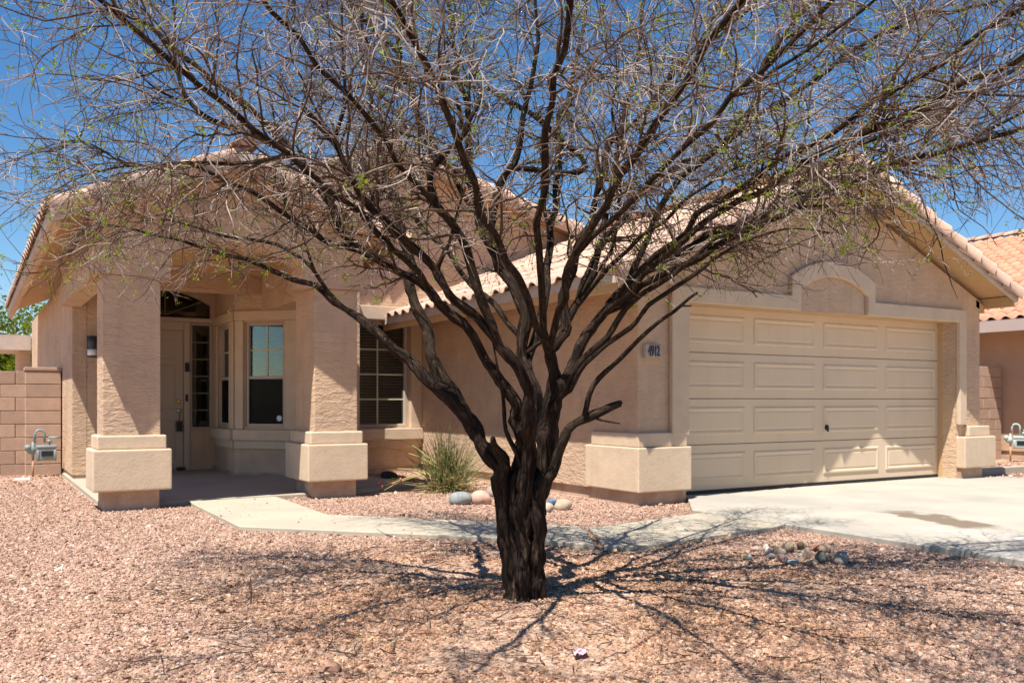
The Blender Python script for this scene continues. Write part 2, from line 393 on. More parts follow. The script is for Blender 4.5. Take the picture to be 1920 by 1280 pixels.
# garage walls (front plane v 7.55)
GV = 7.55
def roof_z(u, ur=9.22, zr=3.93): return zr - PITCH * abs(u - ur) - 0.16
gf = [(6.10, -0.10), (6.78, -0.10), (6.78, 2.16), (11.72, 2.16), (11.72, -0.10), (12.28, -0.10), (12.28, roof_z(12.28)), (9.22, roof_z(9.22)), (6.10, roof_z(6.10))]
H(MB().poly(gf, 'y', GV, GV + 0.2), 'garage_front_wall', M['stucco'])
H(MB().box(6.10, 6.28, GV + 0.2, 13.0, 0.085, 2.52), 'garage_side_wall', M['stucco'])
H(MB().box(6.14, 6.28, GV + 0.205, 13.0, -0.12, 0.085), 'foundation', M['plinth'])
H(MB().box(12.10, 12.28, GV + 0.2, 14, -0.12, 2.5), 'garage_side_wall', M['stucco'])
# raised band round the garage opening with its arched crest
def arc(x0, x1, z0, zt, n=14, rev=False):
    cx, h = (x0 + x1) / 2, zt - z0; w = (x1 - x0) / 2
    rr = (w * w + h * h) / (2 * h); cz = zt - rr; a = math.asin(w / rr)
    p = [(cx + rr * math.sin(t), cz + rr * math.cos(t)) for t in np.linspace(-a, a, n)]
    return p[::-1] if rev else p
band = [(6.53, 0.70), (6.53, 2.33), (8.40, 2.33), (8.40, 2.56)] + arc(8.40, 9.93, 2.565, 2.79) + [(9.93, 2.33), (11.88, 2.33), (11.88, 0.74), (11.722, 0.74), (11.722, 2.158),
        (9.79, 2.158), (9.79, 2.40)] + arc(8.56, 9.79, 2.405, 2.60, rev=True) + [(8.56, 2.158), (6.778, 2.158), (6.778, 0.70)]
H(MB().poly(band, 'y', GV - 0.065, GV - 0.002, 0.008, 1), 'door_surround', M['trim'])
# recessed jamb lining
H(MB().box(6.60, 6.776, GV + 0.2, 8.0, -0.1, 2.16), 'garage_jamb', M['soffit'])
H(MB().box(11.724, 11.9, GV + 0.2, 8.0, -0.1, 2.16), 'garage_jamb', M['soffit'])
H(MB().box(6.60, 11.9, GV + 0.2, 8.0, 2.162, 2.4), 'garage_head', M['soffit'])
# stepped stucco bases at the garage corners
def base_block(name, x0, x1, y0, y1, st=0.10, zb=0.13, zm=0.56, zt=0.70):
    b = MB().box(x0, x1, y0, y1, zb, zm, 0.022, 3).box(x0 + st, x1 - st, y0 + st, y1 - st, zm - 0.02, zt, 0.02, 3)
    H(b, name, M['trim'], True)
H(MB().box(6.035, 6.78, 7.455, 8.42, 0.10, 0.575, 0.016, 3), 'corner_base', M['trim'])
H(MB().box(6.062, 6.745, 7.49, 8.34, 0.578, 0.73, 0.014, 3), 'corner_base_step', M['trim'])
H(MB().box(6.09, 6.72, 7.53, 8.40, -0.12, 0.099), 'foundation', M['plinth'])
H(MB().box(11.735, 12.47, 7.42, 7.74, 0.14, 0.575, 0.02, 3), 'corner_base', M['trim'])
H(MB().box(11.90, 12.40, 7.47, 7.72, 0.578, 0.72, 0.018, 3), 'corner_base_step', M['trim'])
H(MB().box(11.76, 12.26, 7.50, 7.7, -0.12, 0.139), 'foundation', M['plinth'])

# sectional garage door
DV = 7.83
GD = MB().box(6.60, 11.9, DV + 0.03, DV + 0.07, -0.02, 2.2).build('garage_door', M['door'], HOUSE)
for i in range(4):
    z0, z1 = 0.035 + i * 0.535, 0.035 + (i + 1) * 0.535 - 0.010
    sec = MB().box(6.78, 11.74, DV, DV + 0.03, z0, z1, 0.004, 1)
    link('door_section', sec.mesh('door_section'), M['door'], GD)
    for j in range(4):
        x0 = 6.80 + 1.235 * j + 0.075; x1 = x0 + 1.085
        a0, a1 = z0 + 0.105, z1 - 0.095
        pb = bmesh.new()
        rings = []
        for ins, dy in ((0, -0.001), (0.012, -0.013), (0.028, -0.013), (0.055, -0.002), (0.07, -0.008)):
            rings.append([pb.verts.new((x, DV + dy, z)) for x, z in ((x0 + ins, a0 + ins), (x1 - ins, a0 + ins), (x1 - ins, a1 - ins), (x0 + ins, a1 - ins))])
        for q in range(4):
            for k in range(4): pb.faces.new((rings[q][k], rings[q][(k + 1) % 4], rings[q + 1][(k + 1) % 4], rings[q + 1][k]))
        pb.faces.new(rings[-1])
        me = bpy.data.meshes.new('door_panel'); bmesh.ops.recalc_face_normals(pb, faces=pb.faces); pb.to_mesh(me); pb.free()
        link('door_panel', me, M['door'], GD)
MB().box(6.78, 11.74, DV - 0.012, DV + 0.02, -0.004, 0.033).build('bottom_seal', M['black'], GD)
lk = at_v(1548, 801, DV)
MB().lathe((lk[0], DV - 0.03, lk[2]), [(0.035, 0.03), (0.035, 0.01), (0.02, 0.0)], 'y', 12).box(lk[0] - 0.012, lk[0] + 0.012, DV - 0.045, DV - 0.028, lk[2] - 0.055, lk[2] + 0.03, 0.004, 1).build('lock_handle', M['black'], GD)

# roofs ----------------------------------------------------------------
def tile_mesh(w=0.27, L=0.42, h=0.055, th=0.016, n=8):
    """S-shaped pan and barrel tile; x runs up the slope from the lip, y across, z out of the roof"""
    prof = []
    for i in range(n + 1):
        t = i / n
        z = h * math.sin(math.pi * min(t / 0.62, 1.0)) ** 0.8 if t < 0.62 else -0.012 * math.sin(math.pi * (t - 0.62) / 0.38)
        prof.append((t * w, z))
    v, f = [], []
    for y, z in prof: v += [(0, y, z + 0.022), (L, y, z), (0, y, z + 0.022 - th)]
    for i in range(n):
        a, b = 3 * i, 3 * i + 3
        f += [(a, a + 1, b + 1, b), (a, b, b + 2, a + 2)]
    return mesh('roof_tile', v, f)
def rake_tile_mesh(L=0.43, h=0.13, w=0.17):
    """L-shaped rake trim tile, x up the slope; drops over the edge on -y; rounded top"""
    pr = [(0.0, -h), (-0.012, -h), (-0.018, 0.0), (0.0, 0.035), (0.05, 0.055), (0.11, 0.045), (w, 0.0)]
    v, f = [], []
    for x, s, d in ((0, 1.0, 0.018), (L, 0.93, -0.004)):
        for y, z in pr: v.append((x, y * s - (0.045 if x == 0 and y <= 0 else 0), z * s + d))
    n = len(pr)
    for i in range(n - 1): f.append((i, i + 1, n + i + 1, n + i))
    f.append(tuple(range(n)))
    return mesh('rake_tile', v, f)
def cap_mesh(L=0.42, r=0.13):
    n = 8; v, f = [], []
    for x, s, d in ((0, 1.06, 0.012), (L, 0.94, -0.01)):
        for i in range(n + 1):
            a = math.pi * i / n; v.append((x, math.cos(a) * r * s, math.sin(a) * r * 0.75 * s + d))
    for i in range(n): f.append((i, i + 1, n + 2 + i, n + 1 + i))
    f.append(tuple(range(n + 1)))
    return mesh('ridge_tile', v, f)
TILE, RAKE, CAP = tile_mesh(), rake_tile_mesh(), cap_mesh()
TILE_N = TILE.copy(); RAKE.materials.append(M['tile']); CAP.materials.append(M['tile'])
for me_ in (TILE, ): me_.materials.append(M['tile'])
TILE_N.materials.append(M['tile_n'])
for me_ in (TILE, RAKE, CAP, TILE_N): me_.polygons.foreach_set('use_smooth', [True] * len(me_.polygons))

def slope(parent, ue, ze, ur, zr, v0, v1, fascia=True, th=0.06, name='roof_deck'):
    """deck of one roof slope between its eave (ue, ze) and its ridge (ur, zr)"""
    o = MB().poly([(ue, ze), (ur, zr), (ur, zr - th), (ue, ze - th)], 'y', v0, v1).build(name, M['soffit'], parent)
    s = 1 if ur > ue else -1
    if fascia:
        MB().box(min(ue, ue - s * 0.04), max(ue, ue - s * 0.04), v0 - 0.03, v1, ze - 0.125, ze + 0.005).build('fascia', M['fascia'], parent)
        MB().box(min(ue + s * 0.002, ue + s * 0.04), max(ue + s * 0.002, ue + s * 0.04), v0 + 0.002, v1, ze - 0.205, ze - th - 0.002).build('sub_fascia', M['soffit'], parent)
    return o
def rake_board(parent, ue, ze, ur, zr, v, drop=0.15):
    MB().poly([(ue, ze + 0.0), (ur, zr + 0.0), (ur, zr - drop), (ue, ze - drop)], 'y', v - 0.04, v - 0.002).build('rake_board', M['fascia'], parent)
def frame_of(ue, ze, ur, zr):
    d = Vector((ur - ue, 0, zr - ze)); L = d.length; d.normalize()
    n = d.cross(Vector((0, 1, 0))); n = n if n.z > 0 else -n
    y = n.cross(d)
    return d, y, n, L
def place(me, name, parent, d, y, n, p):
    o = bpy.data.objects.new(name, me); COL.objects.link(o); o.parent = parent
    Mx = Matrix((d, y, n)).transposed().to_4x4(); Mx.translation = Vector(p) - wloc(parent)
    o.matrix_basis = Mx
    return o
def tiles(parent, ue, ze, ur, zr, v0, v1, single, me=TILE, maxn=300, w=0.27, ex=0.335, m=None):
    d, y, n, L = frame_of(ue, ze, ur, zr)
    rows, cols = int(L / ex) + 1, int((v1 - v0) / w)
    P = []
    for r in range(rows):
        for c in range(cols):
            s = r * ex - 0.085
            if s + 0.2 > L: continue
            vv = v0 + c * w if y.y > 0 else v1 - c * w
            P.append(Vector((ue, vv, ze)) + d * s + n * (0.012 + rng.normal(0, 0.004)))
    if single:
        for p in P[:maxn]: place(me, 'roof_tile', parent, d, y, n, p)
        P = P[maxn:]
    if P:
        src = [Vector(q.co) for q in me.vertices]; fs = [tuple(p.vertices) for p in me.polygons]
        V, Fa = [], []
        for p in P:
            o = len(V); V += [p + d * q.x + y * q.y + n * q.z for q in src]; Fa += [tuple(o + i for i in q) for q in fs]
        t = link('roof_tiling', mesh('roof_tiling', V, Fa), m or M['tile'], parent, smooth=True); tag(t, kind='stuff')
def rakes(parent, ue, ze, ur, zr, v, ex=0.36):
    d, _, n, L = frame_of(ue, ze, ur, zr)
    y = Vector((0, 1, 0))
    flip = (d.cross(y)).dot(n) < 0
    k = int(L / ex) + 1
    for i in range(k):
        s = i * ex - 0.05
        if s + 0.25 > L: break
        p = Vector((ue, v - 0.045, ze)) + d * s + n * (0.02 + rng.normal(0, 0.004))
        if flip:
            o = place(RAKE, 'rake_tile', parent, d, y, n, p)
        else: o = place(RAKE, 'rake_tile', parent, d, y, n, p)
def caps(parent, u, z, v0, v1, ex=0.38):
    for i in range(int((v1 - v0) / ex)):
        place(CAP, 'ridge_tile', parent, Vector((0, 1, 0)), Vector((-1, 0, 0)), Vector((0, 0, 1)), (u, v0 + i * ex, z + rng.normal(0, 0.004)))

# garage roof: ridge u 9.22, z 3.93
RG = dict(ur=9.22, zr=3.93)
EL, ER = 5.50, 12.43
zl = 3.93 - PITCH * (9.22 - EL); zrr = 3.93 - PITCH * (ER - 9.22)
GR = slope(HOUSE, EL, zl, 9.22, 3.93, 7.13, 13.05, name='garage_roof')
slope(HOUSE, ER, zrr, 9.22, 3.93, 7.13, 14.5, name='garage_roof')
rake_board(HOUSE, EL, zl, 9.22, 3.93, 7.13); rake_board(HOUSE, ER, zrr, 9.22, 3.93, 7.13)
tiles(GR, EL, zl, 9.22, 3.93, 7.13, 13.0, True)
tiles(HOUSE, ER, zrr, 9.22, 3.93, 7.13, 14.5, False)
rakes(GR, EL, zl, 9.22, 3.93, 7.13); rakes(GR, ER, zrr, 9.22, 3.93, 7.13)
caps(GR, 9.22, 3.98, 7.2, 14.4)
# lookout beam end under the right eave
MB().poly([(12.2, 2.40), (12.40, 2.32), (12.40, 2.42), (12.2, 2.50)], 'y', 7.55, 7.66).build('rafter_tail', M['soffit'], HOUSE)
MB().poly([(9.9, 3.36), (10.0, 3.32), (10.0, 3.42), (9.9, 3.46)], 'y', 7.3, 7.56).build('lookout', M['soffit'], HOUSE)

# porch roof: ridge u 2.46
PR_U, PR_Z = 2.47, 3.68
PEL, PER = 0.69, 4.26
pz = PR_Z - PITCH * (PR_U - PEL)
PV = 9.53
PRf = slope(HOUSE, PEL, pz, PR_U, PR_Z, PV, 21.0, name='porch_roof')
slope(HOUSE, PER, pz, PR_U, PR_Z, PV, 13.0, name='porch_roof')
rake_board(HOUSE, PEL, pz, PR_U, PR_Z, PV); rake_board(HOUSE, PER, pz, PR_U, PR_Z, PV)
tiles(HOUSE, PEL, pz, PR_U, PR_Z, PV, 21.0, False); tiles(HOUSE, PER, pz, PR_U, PR_Z, PV, 13, False)
rakes(PRf, PEL, pz, PR_U, PR_Z, PV); rakes(PRf, PER, pz, PR_U, PR_Z, PV)
caps(PRf, PR_U, PR_Z + 0.05, PV - 0.02, 21)
# main gable behind (front wall v 13)
MU, MZ = 5.5, 4.92
MEL, MER = 1.9, 10.6
mzl = MZ - PITCH * (MU - MEL); MP = 0.265; mzr = MZ - MP * (MER - MU)
MV = 12.62
MRf = slope(HOUSE, MEL, mzl, MU, MZ, MV, 22, name='main_roof')
slope(HOUSE, MER, mzr, MU, MZ, MV, 22, name='main_roof')
rake_board(HOUSE, MEL, mzl, MU, MZ, MV); rake_board(HOUSE, MER, mzr, MU, MZ, MV)
tiles(HOUSE, MEL, mzl, MU, MZ, MV, 22, False); tiles(HOUSE, MER, mzr, MU, MZ, MV, 22, False)
rakes(MRf, MEL, mzl, MU, MZ, MV); rakes(MRf, MER, mzr, MU, MZ, MV)
caps(MRf, MU, MZ + 0.05, MV - 0.02, 21.9)

# main front wall v 13 with the window opening
WX0, WX1, WZ0, WZ1 = 4.93, 5.90, 0.66, 2.30
def pieces(lst, name, m, y0, y1):
    b = MB()
    for p in lst: b.poly(p, 'y', y0, y1)
    return H(b, name, m)
pieces([[(4.2, 0.02), (WX0, 0.02), (WX0, 2.6), (4.2, 2.6)], [(WX1, 0.02), (6.10, 0.02), (6.10, 2.6), (WX1, 2.6)], [(WX0, 0.02), (WX1, 0.02), (WX1, WZ0), (WX0, WZ0)], [(WX0, WZ1), (WX1, WZ1), (WX1, 2.6), (WX0, 2.6)],
        [(2.2, 2.6), (10.3, 2.6), (10.3, MZ - MP * 4.8 - 0.07), (MU, MZ - 0.07), (2.2, MZ - PITCH * 3.3 - 0.07)]], 'main_wall', M['stucco'], 13.0, 13.2)
H(MB().box(4.2, 6.10, 12.96, 13.2, -0.12, 0.018), 'foundation', M['plinth'])
# window surround
H(MB().box(4.70, 6.098, 12.84, 12.998, 0.47, 0.645, 0.012, 2), 'window_sill', M['trim'])
H(MB().box(4.78, 6.098, 12.90, 12.998, 0.34, 0.468, 0.01, 2), 'window_apron', M['stucco'])
H(MB().box(4.70, 6.098, 12.86, 12.998, 2.31, 2.52, 0.012, 2), 'window_head', M['trim'])
H(MB().box(5.91, 6.098, 12.90, 12.998, 0.648, 2.308, 0.01, 2), 'window_jamb', M['trim'])

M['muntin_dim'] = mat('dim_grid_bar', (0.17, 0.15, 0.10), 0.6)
def window(name, x0, x1, z0, z1, rows, cols, M4=None, blinds=True, hung=False, frame=0.055, parent=HOUSE, mid=0.5, bars=True, bm='muntin'):
    """window lying in the local plane y=0 (outside is -y), placed with M4"""
    M4 = M4 or Matrix.Identity(4)
    W = empty(name, (0, 0, 0)); W.parent = parent; W.location = -wloc(parent)
    def put(mb, n, m):
        me = mb.mesh(n); me.transform(M4); return link(n, me, m, W)
    fr = MB().box(x0, x0 + frame, -0.05, 0.05, z0, z1, 0.006, 1).box(x1 - frame, x1, -0.05, 0.05, z0, z1, 0.006, 1)
    fr.box(x0 + frame, x1 - frame, -0.05, 0.05, z0, z0 + frame, 0.006, 1).box(x0 + frame, x1 - frame, -0.05, 0.05, z1 - frame, z1, 0.006, 1)
    put(fr, 'frame', M['frame'])
    a0, a1, b0, b1 = x0 + frame, x1 - frame, z0 + frame, z1 - frame
    zm = b0 + (b1 - b0) * mid
    if hung:
        put(MB().box(a0, a1, -0.042, 0.03, zm - 0.022, zm + 0.022, 0.004, 1), 'meeting_rail', M['frame'])
        put(MB().box(a0, a1, 0.004, 0.008, zm + 0.022, b1), 'pane', M['glass'])
        put(MB().box(a0, a1, -0.012, -0.008, b0, zm - 0.022), 'pane', M['glass'])
        put(MB().box(a0, a1, -0.036, -0.034, b0, zm - 0.022), 'insect_screen', M['screen'])
    else:
        put(MB().box(a0, a1, 0.004, 0.008, b0, b1), 'pane', M['glass'])
    if bars:
        for i in range(1, cols):
            x = a0 + (a1 - a0) * i / cols; put(MB().box(x - 0.011, x + 0.011, -0.003, 0.002, b0, b1), 'grid_bar', M[bm])
        for i in range(1, rows):
            z = b0 + (b1 - b0) * i / rows
            if hung and abs(z - zm) < 0.1: continue
            put(MB().box(a0, a1, -0.0035, 0.0025, z - 0.011, z + 0.011), 'grid_bar', M[bm])
    if blinds:
        me = MB().box(a0 + 0.01, a1 - 0.01, -0.018, 0.018, -0.0012, 0.0012, M=Matrix.Rotation(R(38), 4, 'X')).mesh('blind_slat'); me.materials.append(M['blind']); 
        k = int((b1 - b0) / 0.046)
        for i in range(k):
            o = bpy.data.objects.new('blind_slat', me); COL.objects.link(o); o.parent = W
            o.matrix_basis = M4 @ Matrix.Translation((0, 0.06, b0 + 0.02 + i * 0.046))
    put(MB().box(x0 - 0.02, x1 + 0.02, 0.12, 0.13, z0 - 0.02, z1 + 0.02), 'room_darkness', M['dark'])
    return W
window('window', WX0, WX1, WZ0, WZ1, 4, 2, Matrix.Translation((0, 13.07, 0)), frame=0.05)

# porch front gable and columns
gz = lambda u: PR_Z - PITCH * abs(u - PR_U) - 0.07
gab = [(1.06, 2.36), (1.80, 2.36), (1.80, 2.62)] + arc(1.80, 3.22, 2.62, 2.80) + [(3.22, 2.62), (3.22, 2.36), (3.94, 2.36), (3.94, gz(3.94)), (PR_U, gz(PR_U)), (1.06, gz(1.06))]
H(MB().poly(gab, 'y', 9.93, 10.35), 'porch_gable', M['stucco'])
H(MB().box(1.06, 1.30, 10.352, 13.72, 2.36, 2.88), 'porch_beam', M['stucco'])
H(MB().box(3.60, 3.94, 10.352, 12.98, 2.36, 2.95), 'porch_beam', M['stucco'])
H(MB().box(1.302, 3.598, 10.352, 14.6, 2.86, 2.93), 'porch_ceiling', M['soffit'])
def column(x0, x1, y0, y1, name='porch_column'):
    c = empty(name, ((x0 + x1) / 2, (y0 + y1) / 2, 0)); c.parent = HOUSE; c.location = Vector(c.location) - HOUSE.location
    MB().box(x0 + 0.10, x1 - 0.10, y0 + 0.09, y1 - 0.09, 0.60, 2.358, 0.012, 2).build('shaft', M['stucco'], c)
    MB().box(x0 + 0.045, x1 - 0.045, y0 + 0.05, y1 - 0.05, 0.578, 0.72, 0.02, 3).build('base_step', M['trim'], c)
    MB().box(x0, x1, y0, y1, 0.155, 0.577, 0.02, 3).build('base', M['trim'], c)
    MB().box(x0 + 0.11, x1 - 0.11, y0 + 0.10, y1 - 0.10, -0.1, 0.154, 0.006, 1).build('foot', M['plinth'], c)
    return c
column(1.045, 1.80, 9.86, 10.50)
column(3.26, 3.98, 9.88, 10.75)

# left wing: side wall and stub beside the porch
H(MB().box(1.20, 1.38, 13.73, 23.2, 0.05, 2.86), 'side_wall', M['stucco'])
H(MB().box(1.385, 2.02, 13.73, 13.90, 0.05, 2.88), 'stub_wall', M['stucco'])
H(MB().box(1.85, 2.02, 13.905, 14.6, 0.0, 2.88), 'entry_return', M['stucco'])
H(MB().box(1.22, 1.85, 13.74, 23.2, -0.12, 0.048), 'foundation', M['plinth'])
H(MB().box(0.36, 1.19, 23.3, 25.5, 2.22, 2.56), 'patio_fascia', M['fascia'])
H(MB().box(0.95, 1.19, 23.5, 25.5, -0.1, 2.219), 'patio_post', M['stucco'])

# entry wall v 14.6: door, sidelight, arched transom
EV = 14.6
DX0, DX1 = 1.93, 2.83
b = MB()
b.box(3.27, 3.45, EV, EV + 0.15, 0.0, 2.9)
b.box(2.93, 3.27, EV, EV + 0.15, 0.0, 0.62)
b.poly([(2.0, 2.90), (2.0, 2.55)] + arc(1.90, 3.24, 2.56, 2.76)[1:] + [(3.24, 2.36), (3.27, 2.36), (3.27, 2.90)], 'y', EV, EV + 0.15)
H(b, 'entry_wall', M['stucco'])
tr = empty('transom_window', (0, 0, 0)); tr.parent = HOUSE; tr.location = -HOUSE.location
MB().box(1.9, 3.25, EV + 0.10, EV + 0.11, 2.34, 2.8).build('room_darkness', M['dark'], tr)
MB().poly([(1.9, 2.39)] + arc(1.90, 3.24, 2.56, 2.755) + [(3.24, 2.39)], 'y', EV + 0.06, EV + 0.066).build('pane', M['glass'], tr)
for a in (35, 90, 145):
    p0 = Vector((2.57, EV + 0.055, 2.40)); q = Vector((math.cos(R(a)) * 0.72, 0, math.sin(R(a)) * 0.42)); q = p0 + q * (0.8 if a == 90 else 1.0)
    MB().tube([p0, q], 0.010, 6).build('grid_bar', M['muntin_dim'], tr)
H(MB().box(1.9, 3.268, EV - 0.02, EV + 0.12, 2.29, 2.358, 0.008, 1), 'transom_rail', M['doorp'])
H(MB().box(DX1 + 0.005, DX1 + 0.095, EV - 0.025, EV + 0.12, 0.0, 2.288, 0.008, 1), 'door_jamb', M['doorp'])
H(MB().box(1.9, DX1 + 0.004, EV - 0.025, EV + 0.12, 2.16, 2.288, 0.008, 1), 'door_head', M['doorp'])
DO = MB().box(DX0, DX1, EV + 0.03, EV + 0.075, 0.02, 2.155, 0.003, 1).build('front_door', M['doorp'], HOUSE)
for x0, x1 in ((DX0 + 0.12, DX0 + 0.41), (DX0 + 0.49, DX0 + 0.78)):
    for z0, z1 in ((0.2, 0.78), (0.95, 1.62), (1.72, 2.02)):
        MB().box(x0, x1, EV + 0.018, EV + 0.032, z0, z1, 0.012, 2).build('door_panel', M['doorp'], DO)
MB().lathe((2.76, EV + 0.03, 1.06), [(0.035, 0), (0.035, -0.02), (0.02, -0.03)], 'y', 14).build('deadbolt', M['brass'], DO)
MB().lathe((2.76, EV + 0.03, 0.92), [(0.035, 0), (0.03, -0.02), (0.014, -0.03), (0.014, -0.05), (0.032, -0.06), (0.03, -0.09), (0.01, -0.10)], 'y', 14).build('door_knob', M['chrome'], DO)
tag(MB().tube([(2.76, EV - 0.05, 0.93), (2.765, EV - 0.06, 0.85), (2.755, EV - 0.055, 0.76)], 0.006, 6).box(2.715, 2.80, EV - 0.085, EV - 0.035, 0.60, 0.76, 0.008, 2).build('key_lock_box', M['black']), 'black key box hanging from the front door knob', 'key box')
H(MB().box(2.845, 2.91, EV - 0.05, EV - 0.026, 1.52, 1.66, 0.006, 2), 'intercom', M['black'])
H(MB().box(2.855, 2.89, EV - 0.045, EV - 0.026, 1.06, 1.17, 0.005, 2), 'doorbell', M['black'])
window('sidelight', 2.93, 3.27, 0.625, 2.285, 6, 1, Matrix.Translation((0, EV + 0.06, 0)), blinds=False, frame=0.035, bm='muntin_dim')
MB().box(2.72, 2.84, EV - 0.10, EV - 0.03, 0.004, 0.05, 0.006, 1).build('door_stop', M['black'], HOUSE)

# bay beside the entry: one panel square to the front, one turned 45 degrees
def bay_panel(ax, ay, bx, by, w0, w1, z0=0.70, z1=2.20, mid=0.47, sill=True):
    d = Vector((bx - ax, by - ay, 0)); L = d.length; d.normalize()
    n = Vector((d.y, -d.x, 0))                                    # outside
    M4 = Matrix((d, -n, Vector((0, 0, 1)))).transposed().to_4x4(); M4.translation = (ax, ay, 0)
    b = MB()
    b.box(0, w0, 0, 0.15, 0.0, 2.9, M=M4).box(w1, L, 0, 0.15, 0.0, 2.9, M=M4).box(w0, w1, 0, 0.15, 0.0, z0, M=M4).box(w0, w1, 0, 0.15, z1, 2.9, M=M4)
    H(b, 'bay_wall', M['stucco'])
    if sill:
        H(MB().box(0.01, L - 0.01, -0.09, -0.002, 0.50, 0.655, 0.014, 2, M=M4), 'bay_sill', M['trim'])
        H(MB().box(0.01, L - 0.01, -0.045, -0.002, 0.38, 0.498, 0.01, 2, M=M4), 'bay_apron', M['trim'])
        H(MB().box(0.01, L - 0.01, -0.045, -0.002, z1 + 0.03, z1 + 0.17, 0.01, 2, M=M4), 'bay_head', M['trim'])
        H(MB().box(0.01, w0 - 0.02, -0.035, -0.002, 0.657, z1 + 0.029, 0.008, 1, M=M4), 'bay_jamb', M['trim'])
        H(MB().box(w1 + 0.02, L - 0.01, -0.035, -0.002, 0.657, z1 + 0.029, 0.008, 1, M=M4), 'bay_jamb', M['trim'])
    window('bay_window', w0, w1, z0, z1, 4, 2, M4 @ Matrix.Translation((0, 0.07, 0)), hung=True, frame=0.04, mid=mid)
    H(MB().box(0.0, L, -0.03, 0.12, -0.06, 0.035, M=M4), 'bay_curb', M['plinth'])
    return M4
bay_panel(3.30, EV, 3.30, 13.32, 0.30, 1.02)
M4 = bay_panel(3.302, 13.318, 4.08, 12.50, 0.17, 0.80)
st = MB().lathe((0.70, 0.030, 0.82), [(0.045, -0.001), (0.045, 0.001)], 'y', 6).mesh('window_sticker'); st.transform(M4)
link('window_sticker', st, M['sticker'], HOUSE)
H(MB().box(4.08, 4.9, 12.50, 12.66, -0.1, 2.9), 'bay_wall', M['stucco'])
H(MB().box(4.74, 4.90, 12.665, 12.99, -0.1, 2.9), 'bay_wall', M['stucco'])

# wall lantern and house number
lp = at_v(171, 650, 13.73)
WL = empty('wall_lantern', (lp[0], 13.72, lp[2])); tag(WL, 'black cylinder wall lantern with white opal lower end beside the porch', 'lantern')
MB().box(lp[0] - 0.05, lp[0] + 0.05, 13.70, 13.728, lp[2] - 0.10, lp[2] + 0.12, 0.006, 1).build('back_plate', M['lampmetal'], WL)
MB().lathe((lp[0], 13.62, lp[2]), [(0.03, 0.145), (0.065, 0.14), (0.065, -0.04)], 'z', 18).build('shade', M['lampmetal'], WL, True)
MB().lathe((lp[0], 13.62, lp[2]), [(0.06, -0.042), (0.06, -0.12), (0.05, -0.13)], 'z', 18).build('opal_diffuser', M['opal'], WL, True)
MB().lathe((lp[0], 13.62, lp[2]), [(0.067, -0.131), (0.067, -0.15)], 'z', 18).build('bottom_ring', M['lampmetal'], WL)
n0 = at_v(1211, 671, GV - 0.06); n1 = at_v(1241, 646, GV - 0.06)
PQ = MB().box(n0[0], n1[0], GV - 0.06, GV - 0.001, n0[2], n1[2], 0.006, 1).build('number_plaque', M['plaque'])
tag(PQ, 'small rectangular house number plaque reading 4912 beside the garage door', 'house number')
cu = bpy.data.curves.new('t', 'FONT'); cu.body = '4912'; cu.size = 0.155; cu.align_x = 'CENTER'; cu.align_y = 'CENTER'; cu.extrude = 0.004; cu.offset = 0.0035
to = bpy.data.objects.new('t', cu); COL.objects.link(to)
me = bpy.data.meshes.new_from_object(to.evaluated_get(bpy.context.evaluated_depsgraph_get())); bpy.data.objects.remove(to)
me.transform(Matrix.Translation(((n0[0] + n1[0]) / 2 , GV - 0.066, (n0[2] + n1[2]) / 2)) @ Matrix.Rotation(R(90), 4, 'X') @ Matrix.Scale(0.52, 4, (1, 0, 0)))
me.materials.clear(); link('digits', me, M['digit'], PQ)

# ------------------------------------------------------------------ block walls, neighbour house, meters
def block_wall(name, label, x0, x1, y, z0, rows, pil=None):
    W = empty(name, ((x0 + x1) / 2, y, z0)); tag(W, label, 'block wall')
    MB().box(x0, x1, y + 0.012, y + 0.14, z0, z0 + rows * 0.2 - 0.012).build('mortar_core', M['mortar'], W)
    bl = MB().box(0.004, 0.394, 0, 0.15, 0.004, 0.194, 0.005, 1).mesh('block'); bl.materials.append(M['block'])
    hb = MB().box(0.004, 0.194, 0, 0.15, 0.004, 0.194, 0.005, 1).mesh('block'); hb.materials.append(M['block'])
    for r in range(rows):
        x = x1 - (0.2 if r % 2 else 0.0)
        if r % 2:
            o = link('block', hb, None, W, (x, y, z0 + r * 0.2))
        while x - 0.4 >= x0 - 0.01:
            x -= 0.4; link('block', bl, None, W, (x, y + rng.normal(0, 0.001), z0 + r * 0.2))
    if pil:
        a, b_ = pil
        pm = MB().box(0.003, b_ - a - 0.003, -0.13, 0.2, 0.004, 0.194, 0.006, 1).mesh('pier_block'); pm.materials.append(M['block'])
        for r in range(rows): link('pier_block', pm, None, W, (a, y - 0.03, z0 + r * 0.2))
        link('pier_cap', MB().box(a - 0.01, b_ + 0.01, y - 0.17, y + 0.18, z0 + rows * 0.2 + 0.001, z0 + rows * 0.2 + 0.055, 0.008, 1).mesh('pier_cap'), M['block'], W)
    return W
block_wall('block_wall', 'tan concrete block wall with square pier left of the house beside the gas meter', -3.6, 1.18, 15.45, -0.08, 8, pil=(0.70, 1.185))
block_wall('block_wall', 'tan concrete block wall between the garage and the neighbouring house', 12.3, 16.9, 9.95, -0.08, 9)

